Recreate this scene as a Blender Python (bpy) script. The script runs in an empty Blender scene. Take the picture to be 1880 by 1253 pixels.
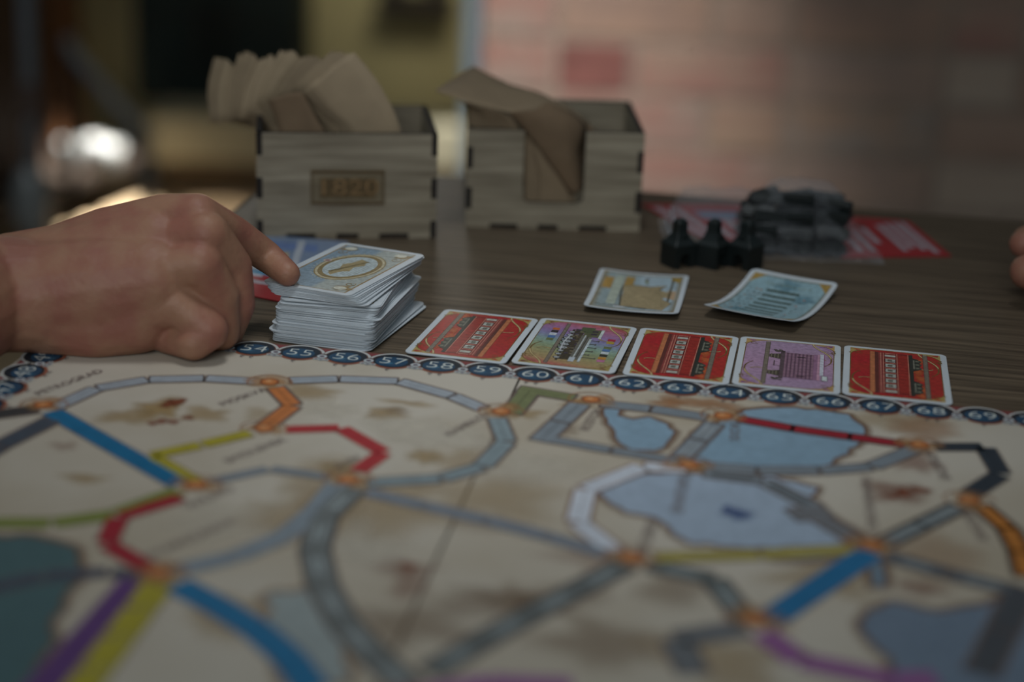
import bpy, bmesh, math, random
from mathutils import Vector, Matrix, noise
random.seed(7)
S = bpy.context.scene
COL = S.collection
TZ = 0.75                      # table top height above the floor
# ------------------------------------------------------------------ camera
W, H, F = 1880.0, 1253.0, 3203.8
PITCH, ROLL, CH = 0.33895, 0.03937, 0.25374
_fw = Vector((0, math.cos(PITCH), -math.sin(PITCH)))
_r0 = Vector((1, 0, 0)); _u0 = _r0.cross(_fw)
_rt = _r0*math.cos(ROLL) + _u0*math.sin(ROLL)
_up = -_r0*math.sin(ROLL) + _u0*math.cos(ROLL)
CAM = Vector((0, 0, TZ + CH))
cd = bpy.data.cameras.new('camera'); cam = bpy.data.objects.new('camera', cd); COL.objects.link(cam)
cam.matrix_world = Matrix(((_rt.x, _up.x, -_fw.x, CAM.x), (_rt.y, _up.y, -_fw.y, CAM.y), (_rt.z, _up.z, -_fw.z, CAM.z), (0, 0, 0, 1)))
cd.sensor_width = 36; cd.lens = F/W*36; cd.clip_start = .01
cd.dof.use_dof = True; cd.dof.focus_distance = 0.76; cd.dof.aperture_fstop = 3.5; cd.dof.aperture_blades = 0
S.camera = cam
# ------------------------------------------------------------------ world, lights, exposure
S.view_settings.view_transform = 'Standard'; S.view_settings.look = 'None'
S.view_settings.gamma = 1; S.view_settings.use_curve_mapping = False
S.view_settings.exposure = 0.14
wd = bpy.data.worlds.new('world'); S.world = wd; wd.use_nodes = True
wd.node_tree.nodes['Background'].inputs[0].default_value = (.62, .78, .86, 1)
wd.node_tree.nodes['Background'].inputs[1].default_value = .085
def light(kind, name, loc, target, energy, color=(1, 1, 1), **kw):
    d = bpy.data.lights.new(name, kind); d.energy = energy; d.color = color
    for k, v in kw.items(): setattr(d, k, v)
    o = bpy.data.objects.new(name, d); COL.objects.link(o); o.location = loc
    o.rotation_euler = (Vector(target) - Vector(loc)).to_track_quat('-Z', 'Y').to_euler()
    return o
light('SPOT', 'vignette_spot', (-.02, .70, TZ+1.25), (.0, .70, TZ), 21.0, (.95, .98, 1), spot_size=math.radians(26.5), spot_blend=1.0, shadow_soft_size=.16)  # added lamp above the table; narrow soft cone makes a vignette
light('AREA', 'front_fill', (-.25, -.9, TZ+1.0), (.0, .9, TZ), 8.6, (.93, .98, 1), shape='RECTANGLE', size=1.1, size_y=.8)  # added fill from behind the camera, brightens the box fronts
light('SPOT', 'wall_fill', (.02, 1.3, TZ+.8), (-.02, 2.4, TZ-.36), 78, (1, .97, .93), spot_size=math.radians(38), spot_blend=1.0, shadow_soft_size=.1)  # added spot, brightens the brick wall and fades towards its right
light('SPOT', 'sun_patch_floor', (.0, 3.0, 2.45), (-.90, 3.56, 0), 2600, (1, .96, .88), spot_size=math.radians(6.6), spot_blend=.3, shadow_soft_size=.02)
light('SPOT', 'sun_patch_small', (-.2, 3.2, 2.5), (-.64, 3.60, 0), 260, (1, .90, .78), spot_size=math.radians(4.5), spot_blend=.3, shadow_soft_size=.02)
light('SPOT', 'sun_patch_bench', (.0, 2.85, 2.45), (-.155, 3.68, .10), 600, (1, .97, .92), spot_size=math.radians(4), spot_blend=.4, shadow_soft_size=.02)
light('AREA', 'window_daylight', (-.42, 3.9, TZ+.95), (-.08, .75, TZ), 2.0, (1, .92, .78), shape='RECTANGLE', size=.8, size_y=.8)
light('SPOT', 'room_fill', (-.05, 3.0, 1.15), (-.22, 4.15, .48), 24, (1, .96, .80), spot_size=math.radians(40), spot_blend=1.0, shadow_soft_size=.2)  # added spot to brighten the yellow far wall
light('SPOT', 'counter_fill', (-.3, 2.7, 2.0), (-1.0, 3.4, .5), 8, (1, .92, .8), spot_size=math.radians(50), spot_blend=1.0, shadow_soft_size=.2)  # added spot that lifts the dark counter front
S.cycles.transparent_max_bounces = 32

# ------------------------------------------------------------------ helpers
def U(u, v, z=0.0):            # point of the table plane (height z above it) seen at photo pixel (u, v)
    d = _fw + _rt*((u-W/2)/F) + _up*((H/2-v)/F)
    return CAM + d*((TZ+z-CAM.z)/d.z)
def R(u, v, y):                # point at depth y
    d = _fw + _rt*((u-W/2)/F) + _up*((H/2-v)/F)
    return CAM + d*(y/d.y)
def lin(c):
    return tuple(((x/255)/12.92 if x/255 <= .04045 else (((x/255)+.055)/1.055)**2.4) for x in c)
def tag(o, label=None, cat=None, group=None, kind=None):
    if label: o['label'] = label
    if cat: o['category'] = cat
    if group: o['group'] = group
    if kind: o['kind'] = kind
    return o
def empty(name, loc=(0, 0, 0), rz=0.0):
    o = bpy.data.objects.new(name, None); COL.objects.link(o); o.location = loc; o.rotation_euler = (0, 0, rz)
    o.empty_display_size = .02
    return o
def mkobj(name, me, mats, parent=None, smooth=False):
    o = bpy.data.objects.new(name, me); COL.objects.link(o)
    if not isinstance(mats, (list, tuple)): mats = [mats]
    if not me.materials:
        for m in mats: me.materials.append(m)
    if parent is not None: o.parent = parent
    if smooth:
        for p in me.polygons: p.use_smooth = True
    return o
def from_bm(name, bm, mats, parent=None, smooth=False):
    me = bpy.data.meshes.new(name); bm.normal_update(); bm.to_mesh(me); bm.free()
    return mkobj(name, me, mats, parent, smooth)
def bm_box(bm, lo, hi, M=None, bev=0, mi=0):
    r = bmesh.ops.create_cube(bm, size=1)
    vs = r['verts']
    for v in vs:
        v.co = Vector([lo[i] + (v.co[i]+.5)*(hi[i]-lo[i]) for i in range(3)])
    fs = set(f for v in vs for f in v.link_faces)
    for f in fs: f.material_index = mi
    if bev:
        es = set(e for v in vs for e in v.link_edges)
        rr = bmesh.ops.bevel(bm, geom=list(es), offset=bev, segments=2, affect='EDGES', profile=.6)
        vs = list(set(vs) & set(bm.verts)) + rr['verts']
        vs = list(set(v for v in vs if v.is_valid))
    if M is not None:
        for v in vs: v.co = M @ v.co
    return vs
def bm_tube(bm, pts, rad, n=10, caps=True):
    pts = [Vector(p) for p in pts]; rings = []
    if not isinstance(rad, (list, tuple)): rad = [rad]*len(pts)
    for i, p in enumerate(pts):
        t = (pts[min(i+1, len(pts)-1)] - pts[max(i-1, 0)]).normalized()
        a = t.orthogonal().normalized() if i == 0 else (a - t*a.dot(t)).normalized()
        b = t.cross(a)
        rings.append([bm.verts.new(p + (a*math.cos(2*math.pi*k/n) + b*math.sin(2*math.pi*k/n))*rad[i]) for k in range(n)])
    for i in range(len(rings)-1):
        for k in range(n):
            bm.faces.new((rings[i][k], rings[i][(k+1) % n], rings[i+1][(k+1) % n], rings[i+1][k]))
    if caps:
        bm.faces.new(rings[0][::-1]); bm.faces.new(rings[-1])
def bm_lathe(bm, prof, n=24, c=(0, 0, 0)):
    rings = [[bm.verts.new((c[0]+r*math.cos(2*math.pi*k/n), c[1]+r*math.sin(2*math.pi*k/n), c[2]+z)) for k in range(n)] for r, z in prof]
    for i in range(len(rings)-1):
        for k in range(n):
            bm.faces.new((rings[i][k], rings[i][(k+1) % n], rings[i+1][(k+1) % n], rings[i+1][k]))
def extrude_poly(bm, pts, t, M):   # outline in local XZ, thickness t along +Y; mat 0 = faces, 1 = cut edges
    a = [bm.verts.new(M @ Vector((x, 0, z))) for x, z in pts]
    b = [bm.verts.new(M @ Vector((x, t, z))) for x, z in pts]
    bm.faces.new(a).material_index = 0
    bm.faces.new(b[::-1]).material_index = 0
    for i in range(len(pts)):
        j = (i+1) % len(pts)
        f = bm.faces.new((a[j], a[i], b[i], b[j])); f.material_index = 1
# ---- materials
def mat(name, col, rough=.6, var=.12, scale=40, bump=0, bscale=200, stretch=(1, 1, 1), metal=0, col2=None, spec=.5, coat=0, sss=0, rng=(.35, .65)):
    m = bpy.data.materials.new(name); m.use_nodes = True
    nt = m.node_tree; N = nt.nodes; L = nt.links; b = N['Principled BSDF']
    c = lin(col); c2 = lin(col2) if col2 else tuple(x*(1-var*2) for x in c)
    tc = N.new('ShaderNodeTexCoord'); mp = N.new('ShaderNodeMapping'); mp.inputs['Scale'].default_value = stretch
    L.new(tc.outputs['Object'], mp.inputs['Vector'])
    nz = N.new('ShaderNodeTexNoise'); nz.inputs['Scale'].default_value = scale; nz.inputs['Detail'].default_value = 6
    L.new(mp.outputs[0], nz.inputs['Vector'])
    rp = N.new('ShaderNodeValToRGB'); rp.color_ramp.elements[0].color = (*c2, 1); rp.color_ramp.elements[1].color = (*c, 1)
    rp.color_ramp.elements[0].position = rng[0]; rp.color_ramp.elements[1].position = rng[1]
    L.new(nz.outputs[0], rp.inputs[0]); L.new(rp.outputs[0], b.inputs['Base Color'])
    b.inputs['Roughness'].default_value = rough; b.inputs['Metallic'].default_value = metal
    b.inputs['Specular IOR Level'].default_value = spec
    if coat: b.inputs['Coat Weight'].default_value = coat; b.inputs['Coat Roughness'].default_value = .25
    if sss:
        b.inputs['Subsurface Weight'].default_value = sss; b.inputs['Subsurface Radius'].default_value = (.008, .003, .0015)
    if bump:
        n2 = N.new('ShaderNodeTexNoise'); n2.inputs['Scale'].default_value = bscale; n2.inputs['Detail'].default_value = 4
        L.new(mp.outputs[0], n2.inputs['Vector'])
        bp = N.new('ShaderNodeBump'); bp.inputs['Strength'].default_value = bump; bp.inputs['Distance'].default_value = .001
        L.new(n2.outputs[0], bp.inputs['Height']); L.new(bp.outputs[0], b.inputs['Normal'])
    return m
def ink_mat(name, rough=.4, coat=0, nscale=350, amt=.18):     # printed ink: the colour comes from the print's colour attribute
    m = bpy.data.materials.new(name); m.use_nodes = True
    nt = m.node_tree; N = nt.nodes; L = nt.links; b = N['Principled BSDF']
    at = N.new('ShaderNodeAttribute'); at.attribute_name = 'ink'
    tc = N.new('ShaderNodeTexCoord'); nz = N.new('ShaderNodeTexNoise'); nz.inputs['Scale'].default_value = nscale; nz.inputs['Detail'].default_value = 5
    L.new(tc.outputs['Object'], nz.inputs['Vector'])
    mr = N.new('ShaderNodeMapRange'); mr.inputs[1].default_value = .3; mr.inputs[2].default_value = .7; mr.inputs[3].default_value = 1-amt; mr.inputs[4].default_value = 1+amt
    L.new(nz.outputs[0], mr.inputs[0])
    mx = N.new('ShaderNodeVectorMath'); mx.operation = 'SCALE'; L.new(at.outputs['Color'], mx.inputs[0]); L.new(mr.outputs[0], mx.inputs['Scale'])
    L.new(mx.outputs[0], b.inputs['Base Color']); L.new(at.outputs['Alpha'], b.inputs['Alpha'])
    b.inputs['Roughness'].default_value = rough
    if coat: b.inputs['Coat Weight'].default_value = coat; b.inputs['Coat Roughness'].default_value = .3
    return m
INK = ink_mat('board_ink', .55, 0, 260, .10)
CINK = ink_mat('card_ink', .38, .25, 500, .22)

class Print:                   # flat printed shapes gathered into one mesh, ordered by thin layers
    def __init__(s, dz=3e-5, zf=None): s.v = []; s.f = []; s.c = []; s.dz = dz; s.zf = zf
    def _add(s, pts, z, faces, cols):
        k = len(s.v)
        for p in pts: s.v.append((p[0], p[1], z))
        for f in faces: s.f.append([k+i for i in f])
        s.c += cols
    def poly(s, pts, col, layer=1, a=1.0):
        c = (*lin(col), a); s._add(pts, layer*s.dz, [list(range(len(pts)))], [c]*len(pts))
    def tris(s, pts, faces, col, layer=1, a=1.0):
        c = (*lin(col), a); s._add(pts, layer*s.dz, faces, [c]*len(pts))
    def rect(s, x0, y0, x1, y1, col, layer=1, a=1.0): s.poly([(x0, y0), (x1, y0), (x1, y1), (x0, y1)], col, layer, a)
    def grid(s, x0, y0, x1, y1, colf, layer=1, nx=10, ny=14):
        pts = []; cols = []; fs = []
        for j in range(ny+1):
            for i in range(nx+1):
                x = x0+(x1-x0)*i/nx; y = y0+(y1-y0)*j/ny
                pts.append((x, y)); cols.append((*lin(colf(x, y)), 1))
        for j in range(ny):
            for i in range(nx):
                a = j*(nx+1)+i; fs.append([a, a+1, a+nx+2, a+nx+1])
        s._add(pts, layer*s.dz, fs, cols)
    def stroke(s, pts, w, col, layer=2, closed=False, a=1.0, w1=None):
        pts = [Vector((p[0], p[1])) for p in pts]; n = len(pts); out = []; fs = []
        for i, p in enumerate(pts):
            q0 = pts[(i-1) % n] if closed else pts[max(i-1, 0)]; q1 = pts[(i+1) % n] if closed else pts[min(i+1, n-1)]
            t = q1-q0
            if t.length < 1e-9: t = Vector((1, 0))
            t.normalize(); m = Vector((-t.y, t.x)); ww = w if w1 is None else w+(w1-w)*i/(n-1)
            out += [p+m*ww/2, p-m*ww/2]
        for i in range(n if closed else n-1):
            j = (i+1) % n; fs.append([2*i, 2*i+1, 2*j+1, 2*j])
        s.tris(out, fs, col, layer, a)
    def disc(s, x, y, r, col, layer=2, n=28, ry=None, a=1.0, rim_a=None, rot=0):
        ry = ry or r; P = [(x+r*math.cos(t)*math.cos(rot)-ry*math.sin(t)*math.sin(rot), y+r*math.cos(t)*math.sin(rot)+ry*math.sin(t)*math.cos(rot)) for t in [2*math.pi*k/n for k in range(n)]]
        if rim_a is None: s.poly(P, col, layer, a)
        else:
            c = lin(col); s._add([(x, y)]+P, layer*s.dz, [[0, 1+k, 1+(k+1) % n] for k in range(n)], [(*c, a)]+[(*c, rim_a)]*n)
    def blotch(s, x, y, r, col, layer=1, a=.5, seed=0, sy=1.0, n=26):
        c = lin(col); P = []; Q = []
        for k in range(n):
            t = 2*math.pi*k/n; rr = r*(.75+.55*noise.noise(Vector((math.cos(t)*1.6, math.sin(t)*1.6, seed*3.7))))
            P.append((x+rr*math.cos(t), y+rr*sy*math.sin(t))); Q.append((x+rr*.5*math.cos(t), y+rr*.5*sy*math.sin(t)))
        s._add([(x, y)]+Q+P, layer*s.dz, [[0, 1+k, 1+(k+1) % n] for k in range(n)]+[[1+k, 1+n+k, 1+n+(k+1) % n, 1+(k+1) % n] for k in range(n)],
               [(*c, a)]+[(*c, a*.8)]*n+[(*c, 0)]*n)
    def text(s, txt, x, y, size, col, layer=4, rot=0.0, sx=1.0, bold=0, align='CENTER', shear=0):
        v, f = text_mesh(txt, bold, align, shear); cr, sr = math.cos(rot), math.sin(rot)
        s.tris([(x+(px*sx*cr-py*sr)*size, y+(px*sx*sr+py*cr)*size) for px, py in v], f, col, layer)
    def build(s, name, m, parent=None, M=None):
        vs = s.v
        if s.zf: vs = [(x, y, z+s.zf(x, y)) for x, y, z in vs]
        if M is not None: vs = [tuple(M @ Vector(p)) for p in vs]
        me = bpy.data.meshes.new(name); me.from_pydata(vs, [], s.f)
        ca = me.color_attributes.new('ink', 'FLOAT_COLOR', 'POINT')
        ca.data.foreach_set('color', [x for c in s.c for x in c])
        # keep print facing up
        return mkobj(name, me, m, parent)
_tc = {}
def text_mesh(txt, bold=0, align='CENTER', shear=0):
    k = (txt, bold, align, shear)
    if k in _tc: return _tc[k]
    cu = bpy.data.curves.new('t', 'FONT'); cu.body = txt; cu.align_x = align; cu.align_y = 'CENTER'; cu.size = 1; cu.offset = bold; cu.shear = shear; cu.resolution_u = 3
    o = bpy.data.objects.new('t', cu); COL.objects.link(o)
    dg = bpy.context.evaluated_depsgraph_get(); me = o.evaluated_get(dg).to_mesh()
    r = ([(v.co.x, v.co.y) for v in me.vertices], [list(p.vertices) for p in me.polygons])
    o.evaluated_get(dg).to_mesh_clear(); bpy.data.objects.remove(o); bpy.data.curves.remove(cu)
    _tc[k] = r; return r
def scroll(cx, cy, r0, r1, a0, a1, n=24, sx=1, sy=1):
    return [(cx+sx*(r0+(r1-r0)*i/n)*math.cos(a0+(a1-a0)*i/n), cy+sy*(r0+(r1-r0)*i/n)*math.sin(a0+(a1-a0)*i/n)) for i in range(n+1)]
def bez(p0, p1, p2, p3, n=16):
    return [tuple((1-t)**3*p0[k]+3*(1-t)**2*t*p1[k]+3*(1-t)*t*t*p2[k]+t**3*p3[k] for k in range(2)) for t in [i/n for i in range(n+1)]]

# ------------------------------------------------------------------ setting
M_floor = mat('floor_tile', (186, 164, 134), .45, .15, 6, .05, 60)
bm = bmesh.new(); bm_box(bm, (-4, -1.5, -.05), (3, 4.15, 0))
tag(from_bm('floor', bm, M_floor), kind='structure')
# brick wall right
ROT = -0.03
M_mortar = mat('pale_mortar', (164, 146, 132), .95, .15, 30, .5, 120)
WX0, WX1, WY, WH = -.058, 2.2, 2.40, 2.3
wall = None
bm = bmesh.new(); bm_box(bm, (WX0, WY+.001, 0), (WX1, WY+.24, 2.6))
wall = tag(from_bm('wall_back', bm, M_mortar), kind='structure')
brick_cols = [(172, 146, 130), (166, 138, 122), (178, 158, 142), (162, 140, 128), (164, 124, 112), (172, 144, 124), (158, 144, 134), (182, 164, 148), (168, 138, 120), (156, 130, 116)]
bmats = [mat('worn_brick', c, .9, .18, 13, .7, 90, col2=brick_cols[(k*7+3) % 10], rng=(.42, .58)) for k, c in enumerate(brick_cols)]
red_brick = mat('red_painted_brick', (150, 98, 90), .9, .18, 22)
bmeshes = []
def brick_mesh(w, m, seed):
    bm = bmesh.new(); bm_box(bm, (-w/2, -.002, -.0325), (w/2, .03, .0325), bev=.004)
    for v in bm.verts: v.co += Vector((noise.noise(v.co*40+Vector((seed, 0, 0)))*.002, noise.noise(v.co*30+Vector((0, seed, 0)))*.0012, 0))
    me = bpy.data.meshes.new('brick'); bm.to_mesh(me); bm.free(); me.materials.append(m); return me
full = [brick_mesh(.205, m, i) for i, m in enumerate(bmats)]
half = [brick_mesh(.097, m, i) for i, m in enumerate(bmats)]
rows = 31
pr_ = R(1110, 145, WY)
for r in range(rows):
    z = .0375+r*.075; x = WX0
    while x+.097 <= 2.08:
        hd = random.random() < .42 or x+.205 > 2.08
        w_ = .097 if hd else .205
        me = random.choice(half if hd else full)
        o = bpy.data.objects.new('brick', me); COL.objects.link(o); o.parent = wall
        o.location = (x+w_/2, WY+random.uniform(-.0015, .0015), z)
        if hd and abs(z-pr_.z) < .038 and abs(x+w_/2-pr_.x) < .09:
            me = me.copy(); me.materials.clear(); me.materials.append(red_brick); o.data = me
        x += w_+.01
# far room
M_yel = mat('yellow_plaster', (184, 172, 128), .85, .06, 5, .1, 80)
bm = bmesh.new(); bm_box(bm, (-4, 4.15, 0), (.4, 4.3, 2.6))
tag(from_bm('wall_far', bm, M_yel), kind='structure')
bm = bmesh.new(); bm_box(bm, (.16, 2.64, 0), (.3, 4.15, 2.6))
tag(from_bm('wall_passage', bm, M_yel), kind='structure')
M_dark = mat('dark_brown_paint', (40, 30, 22), .6, .2, 10)
M_post = mat('pale_blue_paint', (130, 148, 160), .4, .05, 10)
a = R(852, 100, 2.5)
bm = bmesh.new(); bm_box(bm, (a.x, 2.50, 0), (WX0-.004, 2.63, 2.6), bev=.004)
tag(from_bm('trim_1', bm, M_post), kind='structure')
# window high in the far wall that lets the daylight in
M_frame = mat('white_window_frame', (190, 190, 184), .4, .03)
bm = bmesh.new()
for lo, hi in (((-.9, 4.06, 1.22), (.06, 4.14, 1.28)), ((-.9, 4.06, 2.12), (.06, 4.14, 2.18)), ((-.9, 4.06, 1.22), (-.84, 4.14, 2.18)), ((0, 4.06, 1.22), (.06, 4.14, 2.18)), ((-.44, 4.07, 1.28), (-.40, 4.13, 2.12))):
    bm_box(bm, lo, hi, bev=.004)
win = tag(from_bm('window_1', bm, M_frame), kind='structure')
mg = bpy.data.materials.new('lit_window_pane'); mg.use_nodes = True
bs = mg.node_tree.nodes['Principled BSDF']; bs.inputs['Emission Color'].default_value = (.88, .95, 1, 1); bs.inputs['Emission Strength'].default_value = .35
for x0, x1 in ((-.84, -.44), (-.40, 0)):
    bm = bmesh.new(); bm_box(bm, (x0, 4.115, 1.28), (x1, 4.125, 2.12)); from_bm('pane', bm, mg, win)

# ------------------------------------------------------------------ table
M_wood = mat('dark_walnut_tabletop', (118, 103, 84), .42, .2, 26, .25, 60, (.55, 14, 1), col2=(62, 53, 42), rng=(.3, .72))
E0 = Vector((.0762, .9942)); dx = Vector((.9871, -.1602)); dy = Vector((.1602, .9871))
tl = Vector((-.1365, 1.0287))
ang = math.atan2(dx.y, dx.x)
tb = empty('dining_table', (tl.x, tl.y, TZ-.03), ang)
tag(tb, 'dark brown wooden table carrying the board game and napkin boxes', 'table')
TW, TD = .95, 1.25
bm = bmesh.new(); bm_box(bm, (0, -TD, 0), (TW, 0, .03), bev=.0025)
from_bm('table_top', bm, M_wood, tb)
for x, y in ((.04, -.04), (TW-.1, -.04), (.04, -TD+.1), (TW-.1, -TD+.1)):
    bm = bmesh.new(); bm_box(bm, (x, y-.06, -TZ+.03), (x+.06, y, 0), bev=.003); from_bm('leg', bm, M_wood, tb)
bm = bmesh.new()
bm_box(bm, (.1, -.075, -.08), (TW-.1, -.05, 0)); bm_box(bm, (.1, -TD+.05, -.08), (TW-.1, -TD+.075, 0))
bm_box(bm, (.055, -TD+.1, -.08), (.08, -.1, 0)); bm_box(bm, (TW-.08, -TD+.1, -.08), (TW-.055, -.1, 0))
from_bm('apron', bm, M_wood, tb)

# ------------------------------------------------------------------ game board
BZ = .0018
sd = Vector((.2967, -.0449)).normalized(); nd = Vector((-sd.y, sd.x))   # along the score track, away from camera
s54 = Vector((-.1085, .692))
PITCHS = .02
corner = s54 - sd*PITCHS*4                # space 50
bang = math.atan2(sd.y, sd.x)
board = empty('game_board', (corner.x, corner.y, TZ), bang)
tag(board, 'large folding railway map game board with numbered score track lying on the table', 'board game')
M_board = mat('aged_map_paper', (196, 188, 174), .6, .10, 9, 0, 50, col2=(178, 166, 146), rng=(.36, .62))
M_bedge = mat('board_edge', (70, 52, 44), .7)
def toL(p):  # world -> board local
    d = Vector((p[0], p[1])) - corner
    return (d.dot(sd), d.dot(nd))
def bp(u, v): return toL(U(u, v, BZ))
foldx = bp(900, 812)[0]
BX0, BX1, BY0, BY1 = -.0088, .4215, -.60, .0088
for x0, x1 in ((BX0, foldx-.00025), (foldx+.00025, BX1)):
    bm = bmesh.new(); bm_box(bm, (x0, BY0, .0001), (x1, BY1, BZ-.0002))
    for f in bm.faces: f.material_index = 1
    bm_box(bm, (x0+.0002, BY0, BZ-.0002), (x1-.0002, BY1-.0002, BZ), mi=0)
    from_bm('map_panel', bm, [M_board, M_bedge], board)
PB = lambda: Print(3e-5)
def fin(p, name, m=None): return p.build(name, m or INK, board, Matrix.Translation((0, 0, BZ)))
# stains, relief tints
pt = PB()
brown = (120, 88, 56); ochre = (170, 140, 88); rust = (128, 66, 40); pale = (214, 206, 190)
for i, (u, v, r, c, a, sy) in enumerate([
    (300, 750, .016, ochre, .75, .9), (230, 765, .02, ochre, .5, .7), (380, 760, .014, ochre, .5, 1), (480, 760, .012, ochre, .3, 1), (560, 720, .02, ochre, .5, .5), (590, 880, .03, ochre, .35, .8), (700, 760, .014, ochre, .55, .7), (730, 755, .01, brown, .25, .7), (750, 740, .016, ochre, .4, .4),
    (780, 840, .01, ochre, .55, 1), (620, 860, .012, ochre, .45, 1), (860, 850, .02, ochre, .35, 1), (700, 930, .05, ochre, .4, .8), (900, 920, .04, ochre, .35, .8), (560, 960, .03, ochre, .4, 1), (960, 760, .014, ochre, .5, 1), (1060, 740, .012, ochre, .5, .8), (1040, 790, .008, brown, .3, 1.5), (880, 960, .02, brown, .2, .6),
    (1230, 740, .012, (172, 120, 76), .6, .8), (1300, 742, .02, (172, 120, 76), .6, .5), (1640, 770, .03, ochre, .3, .8), (1700, 790, .02, (172, 120, 76), .4, 1),
    (1650, 905, .022, rust, .5, .6), (1680, 850, .014, rust, .4, 1), (1120, 1030, .03, rust, .25, .6), (1000, 1110, .016, brown, .45, .7), (930, 1095, .02, brown, .35, .6), (740, 1150, .03, brown, .35, .6), (880, 1105, .03, brown, .3, .5), (1110, 1180, .03, brown, .35, .7),
    (750, 1045, .015, rust, .35, .7), (752, 1075, .009, rust, .35, 1.6), (1060, 1090, .02, brown, .3, .6), (1240, 1080, .02, brown, .3, .8), (1500, 1060, .03, ochre, .35, .8), (1690, 1080, .014, rust, .4, .7), (1340, 1210, .03, ochre, .4, .8),
    (560, 1140, .03, pale, .5, .8), (640, 1000, .03, pale, .5, .9), (800, 800, .035, pale, .7, .8), (600, 750, .02, pale, .4, .8), (960, 850, .03, pale, .5, .8), (400, 960, .03, pale, .3, .8), (1720, 1020, .03, (180, 150, 120), .4, .8), (400, 1130, .02, ochre, .4, 1), (160, 880, .012, ochre, .5, .6), (120, 820, .008, rust, .25, .8)]):
    x, y = bp(u, v); pt.blotch(x, y, r, c, 1+i*.02, a, i, sy)
# small printed mountains in rust
for k, (u, v, s) in enumerate([(310, 742, .0045), (328, 738, .004), (296, 775, .003), (318, 775, .003), (345, 768, .003), (280, 778, .0025), (1660, 905, .004), (1690, 900, .004), (1640, 912, .003), (750, 1040, .004)]):
    x, y = bp(u, v); pt.blotch(x, y, s*1.3, rust, 2+.02*k, .95, 50+k, .9)
fin(pt, 'printed_relief')
# seas
ps = PB()
seacol = (132, 160, 180); seapale = (160, 176, 194); teal = (70, 100, 104); steel = (112, 128, 146)
def sea(pts, col, jag=.0012, layer=3, outline=(120, 88, 66), ow=.0016):
    P = [bp(u, v) for u, v in pts]; Q = []
    n = len(P)
    for i in range(n):
        a, b = Vector(P[i]), Vector(P[(i+1) % n]); k = max(1, int((b-a).length/.0035))
        for j in range(k):
            q = a.lerp(b, j/k); w = noise.noise(Vector((q.x*260, q.y*260, 3)))*jag*1.8
            t = (b-a).normalized(); Q.append((q.x-t.y*w, q.y+t.x*w))
    ps = PB(); ps.poly(Q, col, layer)
    ps.stroke(Q, ow, outline, layer+.5, closed=True, a=.8); ps.stroke(Q, ow*3, outline, layer-.5, closed=True, a=.3); fin(ps, 'printed_sea')
sea([(1108, 750), (1140, 750), (1137, 764), (1160, 768), (1190, 766), (1228, 780), (1240, 800), (1226, 812), (1222, 824), (1180, 828), (1160, 827), (1132, 815), (1126, 795), (1112, 778)], seacol)
sea([(1345, 765), (1365, 753), (1440, 748), (1500, 752), (1560, 762), (1592, 790), (1582, 815), (1545, 838), (1520, 858), (1470, 872), (1290, 862), (1266, 845), (1262, 815), (1276, 795), (1300, 782)], seacol)
sea([(1098, 905), (1130, 882), (1190, 870), (1240, 868), (1420, 874), (1500, 895), (1490, 915), (1520, 945), (1560, 968), (1600, 995), (1560, 1004), (1340, 1008), (1255, 998), (1220, 965), (1200, 952), (1150, 942), (1112, 922)], seapale)
sea([(-120, 985), (60, 985), (135, 1000), (150, 1035), (158, 1060), (125, 1090), (118, 1120), (95, 1150), (100, 1180), (40, 1275), (-160, 1300)], teal)
sea([(1595, 1120), (1640, 1105), (1720, 1125), (1790, 1112), (1880, 1085), (2000, 1100), (2050, 1300), (1620, 1300), (1640, 1220), (1600, 1185), (1575, 1150)], steel)
sea([(1418, 1018), (1560, 1010), (1575, 1022), (1480, 1032), (1420, 1030)], (140, 156, 166), .0006)
sea([(1590, 1030), (1622, 1030), (1628, 1080), (1600, 1078)], (112, 134, 150), .0006)
sea([(480, 1090), (560, 1080), (620, 1150), (650, 1260), (520, 1260)], (150, 160, 160), .002, outline=(150, 120, 90))
ps = PB(); x, y = bp(1355, 945); ps.blotch(x, y, .008, (70, 92, 140), 5, .8, 4, .7); ps.blotch(x-.004, y+.003, .004, (70, 92, 140), 5.1, .8, 5, 1)
fin(ps, 'printed_emblem')
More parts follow.
